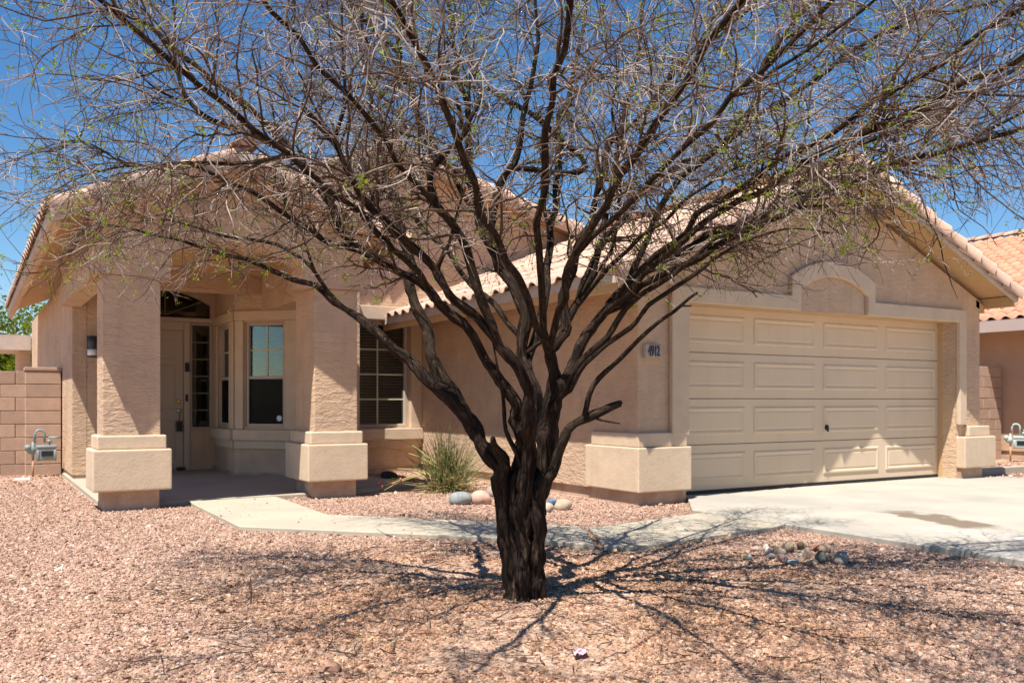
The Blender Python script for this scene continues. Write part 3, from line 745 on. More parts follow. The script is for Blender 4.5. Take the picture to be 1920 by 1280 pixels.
NH = empty('neighbour_house', (20, 8, 0)); tag(NH, 'neighbouring brown stucco house with orange clay tile roof behind the garage', 'house')
MB().box(16.95, 28.4, -2, 20, 0.12, 2.62).build('wall', M['nwall'], NH)
MB().box(16.98, 28.3, -2, 20, -0.1, 0.119).build('foundation', M['plinth'], NH)
nze, nue, nur, nzr = 2.56, 16.25, 22.6, 5.22
NR = MB().poly([(nue, nze), (nur, nzr), (nur, nzr - 0.07), (nue, nze - 0.07)], 'y', -2.5, 20.5).build('roof', M['ntrim'], NH)
MB().poly([(2 * nur - nue, nze), (nur, nzr), (nur, nzr - 0.07), (2 * nur - nue, nze - 0.07)], 'y', -2.5, 20.5).build('roof', M['ntrim'], NH)
MB().box(nue - 0.04, nue, -2.5, 20.5, nze - 0.22, nze).build('fascia', M['ntrim'], NH)
d_, y_, n_, L_ = frame_of(nue, nze, nur, nzr)
near, rest = [], []
for r in range(int(L_ / 0.335)):
    for c in range(int(23 / 0.27)):
        p = Vector((nue, -2.5 + c * 0.27, nze)) + d_ * (r * 0.335 - 0.04) + n_ * (0.012 + rng.normal(0, 0.003))
        q = np.array(p) - CAM; dd = q @ FW
        xx = 960 + FPX * (q @ RT) / dd
        (near if 1790 < xx < 1935 else rest).append(p)
if y_.y < 0: pass
for p in near[:300]: place(TILE_N, 'roof_tile', NR, d_, y_, n_, p)
rest += near[300:]
src = np.array([q.co for q in TILE_N.vertices]); fs = np.array([tuple(p.vertices) for p in TILE_N.polygons])
B3 = np.array([d_, y_, n_])
V = np.concatenate([src @ B3 + np.array(p) for p in rest]); Fq = np.concatenate([fs + i * len(src) for i in range(len(rest))])
tag(link('roof_tiling', np_mesh('roof_tiling', V, Fq), M['tile_n'], NR, smooth=True), kind='stuff')
for i in range(int(22.8 / 0.38)):
    place(CAP, 'ridge_tile', NR, Vector((0, 1, 0)), Vector((-1, 0, 0)), Vector((0, 0, 1)), (nur, -2.4 + i * 0.38, nzr + 0.04))

def gas_meter(label, base, rot, m):
    G = empty('gas_meter', base); tag(G, label, 'gas meter')
    Mx = Matrix.Translation(base) @ Matrix.Rotation(rot, 4, 'Z') @ Matrix.Scale(0.80, 4)
    def put(mb, n, mm, sm=False):
        me = mb.mesh(n); me.transform(Mx); return link(n, me, mm, G, smooth=sm)
    put(MB().tube([(-0.17, 0, -0.05), (-0.17, 0, 0.33)], 0.020, 10), 'riser_pipe', M['pipe'], True)
    put(MB().tube([(-0.17, 0, 0.33), (-0.17, 0, 0.62)], 0.024, 10).lathe((-0.17, 0, 0.40), [(0.04, 0), (0.04, 0.05)], 'z', 8), 'valve', m, True)
    hoop = [(-0.14, 0, 0.60)] + [(-0.06 + 0.08 * math.cos(t), 0, 0.76 + 0.08 * math.sin(t)) for t in np.linspace(math.pi, 0, 9)] + [(0.02, 0, 0.60)]
    put(MB().tube(hoop, 0.022, 10), 'hoop_pipe', m, True)
    put(MB().lathe((-0.24, -0.02, 0.52), [(0.02, -0.07), (0.05, -0.05), (0.06, 0), (0.03, 0.04)], 'x', 12).lathe((-0.2, 0, 0.47), [(0.05, -0.05), (0.075, -0.02), (0.075, 0.02), (0.04, 0.05)], 'y', 14), 'regulator', m, True)
    put(MB().box(-0.10, 0.20, -0.09, 0.09, 0.28, 0.52, 0.03, 3).box(-0.12, 0.22, -0.10, 0.10, 0.50, 0.56, 0.02, 2).box(-0.11, -0.07, -0.10, 0.10, 0.27, 0.48, 0.01, 1).box(0.17, 0.21, -0.10, 0.10, 0.27, 0.48, 0.01, 1), 'meter_body', m, True)
    put(MB().box(-0.04, 0.15, -0.105, -0.088, 0.36, 0.46, 0.005, 1), 'dial', M['black'])
    put(MB().tube([(0.10, 0, 0.54), (0.10, 0, 0.70), (0.28, 0, 0.70)], 0.022, 10).lathe((0.10, 0, 0.60), [(0.04, 0), (0.04, 0.06)], 'z', 8), 'outlet_pipe', m, True)
mp_ = at_z(66, 893, -0.05)
gas_meter('grey gas meter on a rusty riser pipe before the block wall at left', (mp_[0] + 0.10, 14.95, -0.03), 0, M['meter'])
M['meter2'] = mat('pale_green_meter_paint', (0.36, 0.45, 0.43), 0.5, 0.12, 14)
gas_meter('pale green gas meter beside the neighbouring house wall at the right edge', (16.55, 9.42, -0.03), R(-62), M['meter2'])
tag(MB().box(12.62, 17.5, 7.9, 8.0, -0.1, 0.06, 0.01, 1).build('edging_kerb', M['concrete']), 'low concrete edging kerb right of the driveway', 'kerb')
wp = at_z(42, 900, -0.045)
tag(MB().box(wp[0] - 0.10, wp[0] + 0.10, wp[1] - 0.06, wp[1] + 0.06, -0.06, -0.015, 0.01, 1).build('valve_cover', M['white']), 'white plastic cover on the gravel below the left gas meter', 'cover')

# ------------------------------------------------------------------ rocks, small things
def rock_mesh(name, sx, sy, sz, seed, sub=3, rough=0.16):
    b = bmesh.new(); bmesh.ops.create_icosphere(b, subdivisions=sub, radius=1.0)
    rg = np.random.default_rng(seed); ph = rg.uniform(0, 6.28, (6, 3)); fr = rg.uniform(0.8, 2.6, (6, 3))
    for v in b.verts:
        c = np.array(v.co); k = 1 + rough * np.mean([math.sin(fr[i] @ c + ph[i][0]) for i in range(6)]) * 2
        v.co = Vector((c[0] * k * sx, c[1] * k * sy, c[2] * k * sz))
    me = bpy.data.meshes.new(name); b.to_mesh(me); b.free()
    me.polygons.foreach_set('use_smooth', [True] * len(me.polygons)); return me
def rock(x, y, w, hgt, colr, label, seed, dep=0.8, group=None, rough=0.14, rot=0.0):
    """x, y: picture point of its foot; w, hgt: size in picture pixels"""
    p = at_z(x, y, GZ); dd = (p - CAM) @ FW; k = dd / FPX
    sx, sz = w * k / 2, hgt * k / 2
    o = link('rock', rock_mesh('rock', sx, sx * dep, sz * 1.15, seed, rough=rough), rock_m('rock', colr), None, (p[0] + FW[0] * sx * 0.5, p[1] + FW[1] * sx * 0.5, GZ + sz * 0.8))
    o.rotation_euler = (0, 0, -YAW + rot)
    tag(o, label, 'rock', group); return o
rock(862, 947, 44, 26, (0.24, 0.25, 0.24), 'smooth grey river rock in front of the spiky plant', 11)
rock(901, 946, 40, 28, (0.50, 0.31, 0.235), 'smooth pink river rock beside the grey one by the spiky plant', 12)
rock(926, 932, 30, 22, (0.36, 0.29, 0.23), 'brown river rock half hidden behind the pink one near the trunk', 13)
rock(1022, 962, 32, 20, (0.40, 0.33, 0.26), 'pale grey river rock just right of the tree trunk', 14)
rock(1056, 957, 36, 22, (0.42, 0.31, 0.22), 'tan river rock right of the pale grey one near the trunk', 15, rot=0.3)
rock(1032, 949, 24, 15, (0.16, 0.12, 0.11), 'small dark rock behind the pair right of the trunk', 16)
rock(728, 902, 34, 19, (0.03, 0.035, 0.035), 'black rock in the shade under the window', 17, rough=0.1)
tag(MB().box(-0.03, 0.03, -0.02, 0.02, 0, 0.03, 0.008, 2).build('bottle_cap', mat('blue_plastic', (0.10, 0.30, 0.50), 0.4), loc=tuple(at_z(1032, 951, GZ) + np.array([0, -0.05, 0.06]))), 'small blue plastic piece among the rocks right of the trunk', 'litter')
pile = [(1396, 1043, 16, 12, (0.50, 0.38, 0.20), 'yellow'), (1404, 1048, 20, 14, (0.36, 0.38, 0.36), 'pale blue-grey'), (1440, 1036, 20, 20, (0.62, 0.56, 0.52), 'white'),
        (1463, 1040, 24, 20, (0.42, 0.34, 0.27), 'tan'), (1482, 1034, 26, 20, (0.34, 0.28, 0.22), 'brown'), (1504, 1030, 24, 22, (0.20, 0.16, 0.12), 'dark brown'),
        (1447, 1046, 20, 12, (0.24, 0.24, 0.26), 'dark grey'), (1470, 1054, 26, 20, (0.22, 0.15, 0.17), 'purple'), (1490, 1058, 26, 14, (0.34, 0.38, 0.40), 'blue-grey'),
        (1515, 1046, 13, 30, (0.54, 0.44, 0.37), 'upright pale pink'), (1527, 1061, 26, 15, (0.33, 0.26, 0.21), 'wedge-shaped brown'), (1542, 1054, 26, 26, (0.15, 0.17, 0.16), 'dark green-grey'),
        (1535, 1032, 34, 14, (0.30, 0.16, 0.11), 'long red-brown'), (1553, 1036, 24, 18, (0.34, 0.27, 0.21), 'ochre'), (1562, 1052, 22, 20, (0.30, 0.25, 0.21), 'grey-brown'),
        (1578, 1057, 34, 26, (0.30, 0.29, 0.28), 'large grey'), (1500, 1042, 16, 10, (0.44, 0.50, 0.48), 'small mint-coloured'), (1468, 1044, 18, 9, (0.40, 0.42, 0.34), 'small olive'), (1418, 1034, 20, 13, (0.50, 0.40, 0.36), 'pinkish')]
for i, (x, y, w, h, c, nm) in enumerate(pile):
    c = (c[0] * 0.9, c[1] * 0.80, c[2] * 0.68)
    rock(x, y + 2, w * 0.95, h * 0.86, c, '%s rock in the small pile left of the driveway' % nm, 40 + i, group='rocks piled beside the driveway', rough=0.34, rot=i * 0.7)
p = at_z(1067, 902, GZ)
SP = empty('sprinkler_head', tuple(p)); tag(SP, 'thin garden sprinkler with white head against the garage side wall', 'sprinkler')
MB().tube([p, p + np.array([0, 0, 0.12])], 0.007, 6).build('riser', M['wood'], SP)
MB().lathe(tuple(p + np.array([0, 0, 0.12])), [(0.012, 0), (0.028, 0.012), (0.024, 0.03)], 'z', 10).build('nozzle', M['white'], SP)
p = at_z(470, 1132, GZ)
tag(MB().tube([p, p + np.array([0.004, 0, 0.08]), p + np.array([0, 0.004, 0.15])], [0.005, 0.004, 0.003], 6).build('dry_twig', M['wood']), 'short dry twig standing upright in the gravel left of the trunk', 'twig')
p = at_z(1088, 1224, GZ + 0.02)
vv, ff = [], []
for i in range(6):
    for j in range(4): vv.append((p[0] + (i / 5 - .5) * 0.075 + 0.01 * (j - 1.5), p[1] + (j / 3 - .5) * 0.06, GZ + 0.028 + 0.008 * math.sin(i * 1.7 + j * 1.1)))
for i in range(5):
    for j in range(3): ff.append((i * 4 + j, i * 4 + j + 1, i * 4 + j + 5, i * 4 + j + 4))
lt = link('paper_scrap', mesh('paper_scrap', vv, ff), M['pink'], smooth=True); tag(lt, 'crumpled pink and white scrap lying on the foreground gravel', 'litter')
mod = lt.modifiers.new('thick', 'SOLIDIFY'); mod.thickness = 0.0015

# ------------------------------------------------------------------ tubes for plants
def unit(a): return a / np.maximum(np.linalg.norm(a, axis=-1, keepdims=True), 1e-9)
def tubes(P, Rr, k):
    """P (N,n,3), Rr (N,n) -> vertices, quads and uv (ang, length) of N tubes with k sides"""
    N, n, _ = P.shape
    T = np.gradient(P, axis=1); T = unit(T)
    ref = np.where(np.abs(T[:, :1, 2:3]) > 0.9, np.array([1.0, 0, 0]), np.array([0, 0, 1.0]))
    A = unit(np.cross(T, np.broadcast_to(ref, T.shape))); Bv = np.cross(T, A)
    th = np.arange(k) * 2 * np.pi / k
    V = P[:, :, None, :] + Rr[:, :, None, None] * (A[:, :, None, :] * np.cos(th)[None, None, :, None] + Bv[:, :, None, :] * np.sin(th)[None, None, :, None])
    idx = np.arange(N * n * k).reshape(N, n, k)
    F = np.stack([idx[:, :-1], np.roll(idx[:, :-1], -1, 2), np.roll(idx[:, 1:], -1, 2), idx[:, 1:]], -1).reshape(-1, 4)
    return V.reshape(-1, 3), F
def grow(p0, d0, L, n, wander, trend):
    P = [p0]; d = unit(d0); p = p0
    for i in range(n - 1):
        d = unit(d + rng.normal(0, wander, d.shape) + trend)
        p = p + d * (L / (n - 1))[:, None]; P.append(p)
    return np.stack(P, 1)
def resample(pts, step):
    pts = np.array(pts, float)
    seg = np.linalg.norm(np.diff(pts[:, :3], axis=0), axis=1); s = np.concatenate([[0], np.cumsum(seg)])
    n = max(4, int(s[-1] / step)); t = np.linspace(0, s[-1], n)
    lin = np.stack([np.interp(t, s, pts[:, i]) for i in range(pts.shape[1])], 1)
    for _ in range(2): lin[1:-1] = 0.25 * lin[:-2] + 0.5 * lin[1:-1] + 0.25 * lin[2:]
    return lin
def set_uv(me, uvv):
    l = me.uv_layers.new(name='uv'); idx = np.empty(len(me.loops), np.int32); me.loops.foreach_get('vertex_index', idx)
    l.data.foreach_set('uv', uvv[idx].astype(np.float32).ravel())

# ------------------------------------------------------------------ the mesquite tree
TB = at_z(985, 1115, GZ); TD = (TB - CAM) @ FW
TREE = empty('mesquite_tree', tuple(TB))
tag(TREE, 'nearly bare spreading mesquite tree with dark forked trunk in the front gravel yard', 'tree')
def limb_obj(name, pts, k, m, cut=False, lumps=0.06):
    """pts (n,4): x,y,z,r"""
    pts = resample(pts, 0.032 if k > 10 else 0.045)
    t0 = unit(pts[0, :3] - pts[1, :3]); t1 = unit(pts[-1, :3] - pts[-2, :3])
    if not cut:
        e = pts[-1].copy(); ex = [np.append(e[:3] + t1 * e[3] * u, e[3] * w) for u, w in ((0.35, 0.85), (0.55, 0.5), (0.6, 0.03))]
        pts = np.concatenate([pts, ex])
    e = pts[0].copy(); pts = np.concatenate([[np.append(e[:3] + t0 * e[3] * 0.6, e[3] * 0.03), np.append(e[:3] + t0 * e[3] * 0.5, e[3] * 0.6)], pts])
    n = len(pts); s = np.concatenate([[0], np.cumsum(np.linalg.norm(np.diff(pts[:, :3], axis=0), axis=1))])
    wob = np.stack([np.interp(s, np.arange(0, s[-1] + 0.5, 0.16), rng.normal(0, 1, len(np.arange(0, s[-1] + 0.5, 0.16)))) for _ in range(3)], 1)
    pts[:, :3] += wob * (0.45 * pts[:, 3:4] + 0.006) * np.minimum(1, s / 0.15)[:, None]
    V, F = tubes(pts[None, :, :3], pts[None, :, 3], k)
    ang = np.tile(np.arange(k), n); row = np.repeat(np.arange(n), k)
    nz = np.interp(s, np.arange(0, s[-1] + 0.3, 0.07), rng.normal(0, 1, len(np.arange(0, s[-1] + 0.3, 0.07))))
    ridg = rng.normal(0, 1, k)
    f = 1 + lumps * (nz[row] + 0.9 * ridg[ang] * np.cos(s[row] * 3 + ang) + 0.7 * rng.normal(0, 1, len(row)))
    V = pts[row, :3] + (V - pts[row, :3]) * f[:, None]
    nv = len(V)
    faces = F
    me = np_mesh(name, V, faces)
    uvv = np.stack([np.cos(ang * 2 * np.pi / k) * pts[row, 3] * 22 + ang * 0.0, s[row] + 0.3 * np.sin(ang * 2 * np.pi / k) * pts[row, 3] * 22], 1)
    uvv = np.stack([ang / k * 2 * np.pi * np.minimum(1, pts[row, 3] * 12), s[row]], 1)
    set_uv(me, uvv)
    o = link(name, me, m, TREE, smooth=True)
    e = pts[-1]; t = pts[-1, :3] - pts[-3, :3]; t /= np.linalg.norm(t)
    if cut:
        MB().tube([e[:3] - t * 0.004, e[:3] + t * 0.003], e[3] * 1.0, 10).build('cut_end', M['cut'], o)
    else:
        pass
    return pts
LIMBS = [
 # points (x, y, width) in picture pixels, depth at start and end, cut flag
 ([(960,1125,42,5.13),(957,1060,42,5.12),(951,990,44,5.11),(947,930,50,5.11),(940,885,52),(905,830,46),(868,765,40),(838,727,35),(790,690,29),(730,640,26),(680,600,24),(620,555,20),(560,525,17),(500,498,14),(430,478,11),(350,455,8),(270,435,6),(200,420,4)], 5.12,5.7,0),
 ([(875,775,30),(852,727,34),(819,665,30),(799,623,27),(783,577,25),(770,521,23),(757,472,21),(748,430,19),(735,360,16),(715,280,13),(700,200,11),(690,120,9),(682,30,7),(675,-60,5)], 5.15,6.2,0),
 ([(985,1000,30,5.10),(985,900,40,5.08),(985,820,42),(970,751,36),(925,690,31),(881,629,28),(816,564,25),(763,524,24),(715,492,23),(668,463,24)], 5.05,4.92,0),
 ([(672,466,22),(640,427,21),(614,379,20),(592,336,19),(571,307,18),(545,280,18),(477,207,17),(400,157,16),(327,87,14),(243,27,11),(187,0,9),(110,-50,6),(20,-90,4)], 4.92,4.6,0),
 ([(548,283,14),(500,263,13),(420,230,11),(353,200,10),(333,160,9),(328,100,8),(331,40,7),(325,-20,5),(318,-90,3)], 4.8,4.9,0),
 ([(345,197,7),(310,180,6),(280,167,5),(270,150,3)], 4.85,4.8,0),
 ([(670,463,19),(600,444,16),(561,420,14),(492,374,12),(453,355,11),(369,314,10)], 4.92,4.5,1),
 ([(982,1125,40,5.08),(979,1050,37,5.08),(985,980,41,5.07),(979,930,43,5.06),(986,870,42,5.05),(991,800,40),(990,740,38),(966,685,31),(927,642,27),(901,612,26),(855,564,24),(819,518,23),(776,469,23),(750,439,24),(712,400,23),(681,382,22),(667,353,20),(635,295,18),(611,254,16),(577,209,15)], 5.02,4.4,1),
 ([(616,260,11),(640,200,9),(640,100,7),(642,0,6),(645,-80,4)], 4.48,4.4,0),
 ([(935,650,20),(907,577,22),(894,528,22),(881,472,21),(855,423,20),(830,395,19),(807,360,18),(800,327,17),(823,300,16),(857,270,15),(873,242,14)], 4.97,4.5,0),
 ([(873,246,11),(862,215,10),(852,187,9)], 4.5,4.45,1),
 ([(873,246,11),(890,210,10),(897,177,9)], 4.5,4.52,1),
 ([(984,1125,60,5.21),(985,1000,58,5.21),(988,900,54,5.20),(987,820,50),(985,760,46),(985,675,43),(976,593,39),(950,537,36),(927,478,34),(907,429,31),(894,380,27),(880,333,23),(873,267,19),(877,207,16),(862,150,13),(850,90,11),(845,20,9),(840,-70,6),(830,-160,4)], 5.18,6.0,0),
 ([(884,340,18),(830,290,16),(790,240,15),(777,187,15),(757,133,13),(743,67,11),(760,0,8),(775,-60,6),(770,-140,4)], 5.7,6.6,0),
 ([(745,100,9),(700,60,8),(665,0,6),(640,-60,4)], 6.35,6.7,0),
 ([(910,435,22),(940,345,18),(965,300,17),(977,255,16),(980,210,14),(1000,150,12),(1012,90,10),(1005,10,8),(1010,-70,5),(1005,-150,3)], 5.5,5.3,0),
 ([(1108,400,13),(1100,320,13),(1090,293,13),(1050,263,14),(1000,220,13),(950,193,12),(907,167,11),(870,150,10),(810,150,8),(760,160,6),(700,140,4)], 5.25,6.5,0),
 ([(998,1125,40,5.19),(1001,1000,40,5.18),(1008,920,42,5.16),(1014,860,42),(1022,790,40),(1038,700,32),(1052,610,28),(1062,540,26),(1084,468,24),(1103,396,22),(1118,348,20),(1130,317,19),(1150,267,18),(1180,247,18),(1207,213,17),(1253,160,16),(1277,130,15),(1313,77,14),(1380,37,12),(1420,0,10),(1480,-60,7),(1540,-130,4)], 5.12,5.3,0),
 ([(1050,640,20),(1062,590,19),(1090,555,18),(1113,504,18),(1125,444,17),(1134,401,16),(1150,330,14),(1160,250,12),(1190,150,10),(1200,60,8),(1215,-40,5),(1220,-120,3)], 5.15,6.2,0),
 ([(1112,550,10),(1146,468,9),(1153,408,8),(1165,330,7),(1150,200,5),(1160,90,3)], 5.0,4.4,0),
 ([(1003,1125,44,5.13),(1001,1050,42,5.12),(1002,980,44,5.10),(1007,920,46,5.08),(1014,870,44),(1030,810,40),(1052,735,33),(1085,650,28),(1134,575,27),(1184,523,26),(1230,492,25),(1264,472,24),(1311,453,22),(1371,425,21),(1431,396,20),(1513,363,18),(1580,337,17),(1647,320,16),(1730,297,14),(1780,277,12),(1863,240,10),(1913,213,8),(1990,180,6),(2060,150,4)], 5.08,5.4,0),
 ([(1180,526,16),(1220,420,15),(1260,340,14),(1320,295,14),(1380,247,14),(1413,200,14),(1433,117,13),(1467,67,12),(1540,0,10),(1600,-60,7),(1660,-130,4)], 5.12,4.6,0),
 ([(1315,303,12),(1397,240,12),(1430,207,12),(1497,167,12),(1547,133,12),(1597,93,11),(1663,60,10),(1730,33,9),(1847,10,7),(1930,-10,5),(2020,-30,3)], 4.95,5.6,0),
 ([(1425,160,9),(1437,140,9),(1520,93,9),(1580,50,8),(1617,17,8),(1660,-20,6),(1720,-70,4)], 4.7,4.2,0),
 ([(1455,386,12),(1520,320,11),(1580,287,11),(1697,240,10),(1773,213,10),(1813,187,9),(1863,150,9),(1920,120,8),(2000,90,6),(2080,70,3)], 5.2,4.7,0),
 ([(1016,1120,24,5.13),(1015,1010,24,5.11),(1016,950,28,5.07),(1028,898,30),(1045,850,29),(1065,808,27),(1090,787,26),(1120,778,26),(1138,770,24),(1160,760,19)], 5.05,4.85,0),
 ([(1102,784,14),(1110,722,13),(1150,690,12),(1190,640,11),(1230,600,10),(1270,575,9),(1288,556,8),(1305,550,6)], 4.92,4.6,0),
 ([(1120,782,8),(1135,790,7),(1150,800,5),(1163,797,3)], 4.86,4.8,0),
 ([(1272,574,6),(1290,572,5),(1296,572,4)], 4.63,4.6,0),
 ([(1048,748,17),(1097,682,14),(1154,630,13),(1225,570,12),(1285,525,11),(1322,499,10),(1345,480,9),(1400,455,7),(1480,430,5),(1560,440,3)], 5.0,4.5,0),
 ([(1045,745,18),(1062,718,17),(1135,630,16),(1184,574,15),(1240,530,13),(1300,480,11),(1380,440,9),(1480,400,7),(1580,385,4)], 5.02,4.6,0),
 ([(995,650,12),(1034,631,12),(1068,591,12),(1110,540,11),(1150,490,10),(1220,430,9),(1290,370,8),(1350,330,6),(1420,300,4)], 4.95,4.2,0),
 ([(965,880,12),(950,810,11),(943,745,9),(935,690,7),(925,640,4)], 5.0,4.9,0),
 ([(950,900,34),(940,860,28),(930,838,22),(926,818,12)], 5.0,4.95,0),
 ([(548,290,11),(460,310,10),(385,304,10),(300,312,8),(235,308,7),(190,320,5),(160,327,4)], 4.82,4.5,0),
 ([(238,308,6),(205,290,5),(180,268,4),(150,262,3)], 4.6,4.5,0),
 ([(645,560,10),(580,490,9),(520,455,9),(460,450,8),(400,440,7),(330,420,5),(250,400,3)], 5.3,5.6,0),
 ([(605,560,9),(590,510,8),(572,470,7),(563,425,6),(540,380,4)], 5.25,5.1,0),
 ([(818,512,10),(830,470,9),(842,440,8),(850,400,6),(875,350,4)], 4.75,4.7,0),
 ([(1000,690,24),(1020,560,20),(1035,440,18),(1040,340,16),(1050,230,13),(1080,120,11),(1100,20,8),(1110,-60,5)], 5.3,6.9,0),
 ([(900,430,14),(860,340,12),(800,280,10),(720,230,9),(640,190,7),(560,170,4)], 5.6,7.0,0),
 ([(1125,450,12),(1190,370,11),(1270,310,9),(1350,280,7),(1430,260,4)], 5.5,6.8,0),
]
SAMP = []                                                        # limb samples: pos, tangent, radius, fraction
FWD = [  # limbs reaching towards the viewer: (right, forward, up) metres and radius
 [(0.10, 5.05, 1.30, .034), (0.02, 4.70, 1.70, .030), (-0.15, 4.3, 2.05, .027), (-0.32, 3.85, 2.36, .023), (-0.5, 3.3, 2.66, .018), (-0.75, 2.6, 2.9, .011), (-0.9, 2.2, 2.98, .006)],
 [(0.16, 5.05, 1.35, .034), (0.32, 4.65, 1.80, .030), (0.5, 4.2, 2.12, .026), (0.72, 3.7, 2.42, .022), (1.0, 3.0, 2.72, .015), (1.2, 2.3, 2.95, .007)],
 [(0.08, 5.05, 1.40, .032), (0.12, 4.55, 1.98, .028), (0.17, 4.1, 2.40, .024), (0.24, 3.5, 2.75, .019), (0.3, 2.8, 3.0, .012), (0.34, 2.2, 3.1, .006)],
 [(-0.35, 5.0, 1.62, .028), (-0.75, 4.55, 2.0, .025), (-1.2, 4.0, 2.32, .020), (-1.55, 3.4, 2.58, .014), (-1.85, 2.9, 2.72, .007)],
 [(0.55, 5.0, 1.68, .028), (1.0, 4.55, 2.05, .025), (1.5, 4.05, 2.32, .020), (1.95, 3.5, 2.58, .014), (2.3, 3.0, 2.72, .007)],
 [(-0.30, 4.75, 1.95, .022), (-0.65, 4.2, 2.35, .019), (-0.95, 3.6, 2.65, .014), (-1.2, 3.0, 2.85, .007)],
 [(0.50, 4.75, 1.95, .022), (0.95, 4.1, 2.40, .019), (1.3, 3.5, 2.68, .014), (1.6, 2.9, 2.85, .007)],
 [(0.45, 5.0, 1.60, .030), (0.95, 4.6, 1.98, .026), (1.5, 4.1, 2.26, .022), (2.05, 3.5, 2.46, .016), (2.6, 2.9, 2.6, .008)],
 [(0.55, 5.0, 1.60, .030), (1.2, 4.8, 1.98, .026), (1.9, 4.5, 2.25, .021), (2.6, 4.15, 2.42, .014), (3.2, 3.85, 2.5, .007)],
 [(-0.1, 5.25, 1.5, .028), (-0.5, 5.8, 2.1, .024), (-0.9, 6.4, 2.6, .018), (-1.2, 7.0, 2.95, .011), (-1.4, 7.5, 3.1, .006)],
 [(0.2, 5.25, 1.5, .028), (0.6, 5.8, 2.1, .024), (1.0, 6.4, 2.6, .018), (1.4, 7.0, 2.95, .011), (1.6, 7.4, 3.1, .006)],
]
def to_px(Q):
    q = Q - CAM; dd = q @ FW
    return np.stack([960 + FPX * (q @ RT) / dd, HOR - FPX * q[:, 2] / dd], 1), dd
paths = []
for pts, d0, d1, cut in LIMBS:
    stem = len(pts[0]) == 4
    a = np.array([p[:3] for p in pts], float)
    a[:, 2] *= 0.66 if stem else 0.78
    L = np.concatenate([[0], np.cumsum(np.hypot(*np.diff(a[:, :2], axis=0).T))]); t = L / L[-1]
    near = None
    if not stem and SAMP:
        S0 = np.array(SAMP); px, dq = to_px(S0[:, :3])
        dist = np.hypot(px[:, 0] - a[0, 0], px[:, 1] - a[0, 1]) + 20 * np.abs(dq - d0); k = int(np.argmin(dist))
        near = S0[k]; d0 = dq[k]                                   # a branch starts on the branch it grows from
    dd = d0 + (d1 - d0) * t ** 1.2
    for i, p in enumerate(pts):
        if len(p) == 4: dd[i] = p[3]
    P3 = np.array([np.append(at_d(x, y, d), w / 2 * d / FPX) for (x, y, w), d in zip(a, dd)])
    if near is not None:
        P3[0, :3] = near[:3] - near[3:6] * min(0.05, near[6]); P3[0, 3] = min(P3[0, 3], near[6] * 0.85)
    w0 = a[:, 2].max() / (0.66 if stem else 0.78)
    thick = w0 > 26
    q = limb_obj('branch', P3, 18 if w0 > 38 else (12 if thick else (8 if w0 > 12 else 6)), M['bark'] if w0 > 38 else M['bark2'], cut, 0.115 if w0 > 38 else (0.08 if thick else 0.05))
    tg = unit(np.gradient(q[:, :3], axis=0))
    for i in range(len(q)): SAMP.append((*q[i, :3], *tg[i], q[i, 3], i / (len(q) - 1)))
for f in FWD:
    P3 = np.array([np.append(RT * p[0] + FW * p[1] + UP * p[2], p[3] * 0.66) for p in f])
    S0 = np.array(SAMP); k = int(np.argmin(np.linalg.norm(S0[:, :3] - P3[0, :3], axis=1) + 0.5 * (S0[:, 6] < P3[0, 3])))
    P3[0, :3] = S0[k, :3] - S0[k, 3:6] * 0.03
    q = limb_obj('branch', P3, 8, M['bark2'], 0, 0.05)
    tg = unit(np.gradient(q[:, :3], axis=0))
    for i in range(len(q)): SAMP.append((*q[i, :3], *tg[i], q[i, 3], i / (len(q) - 1)))
SAMP = np.array(SAMP)

# trunk: fused, twisted stems with furrows
def trunk():
    prof = [(-0.09, 984, 84), (-0.02, 984, 74), (0.06, 983, 68), (0.16, 981, 64), (0.28, 979, 63), (0.40, 977, 66), (0.50, 977, 70), (0.58, 980, 70), (0.66, 984, 62), (0.74, 987, 50), (0.82, 990, 36), (0.90, 992, 10)]
    nz, k = 90, 72
    zz = np.linspace(prof[0][0], prof[-1][0], nz)
    cx = np.interp(zz, [p[0] for p in prof], [p[1] for p in prof]); w = np.interp(zz, [p[0] for p in prof], [p[2] for p in prof])
    V = []; UV = []
    ph = rng.uniform(0, 6.28, 12)
    th = np.arange(k) * 2 * np.pi / k
    for i, z in enumerate(zz):
        r0 = w[i] * 0.80 / 2 * 5.15 / FPX
        flare = 1 + 0.16 * max(0, (0.08 - z) / 0.15)
        tw = z * 2.3
        lob = 0.10 * np.cos(3 * th + tw + ph[0]) + 0.08 * np.cos(5 * th - tw * 1.2 + ph[1]) + 0.05 * np.cos(8 * th + tw * 2 + ph[2])
        fur = 0.055 * np.sin(13 * th + 3 * np.sin(z * 7 + ph[3]) + tw) + 0.04 * np.sin(21 * th - 2.5 * np.sin(z * 9 + ph[4]))
        nse = rng.normal(0, 0.010, k)
        r = r0 * flare * (1 + lob + fur + nse)
        c = CAM * 0 + RT * ((cx[i] - 960) / FPX * 5.15) + FW * (5.17) ; c = np.array([c[0], c[1], z])
        V.append(c + np.outer(np.cos(th) * r, RT) + np.outer(np.sin(th) * r * (0.92), FW))
        UV.append(np.stack([th * 0.9, np.full(k, z) + 0.08 * np.sin(3 * th)], 1))
    V = np.concatenate(V); idx = np.arange(nz * k).reshape(nz, k)
    F = np.stack([idx[:-1], np.roll(idx[:-1], -1, 1), np.roll(idx[1:], -1, 1), idx[1:]], -1).reshape(-1, 4)
    me = np_mesh('trunk', V, F); set_uv(me, np.concatenate(UV))
    link('trunk', me, M['bark'], TREE, smooth=True)
trunk()
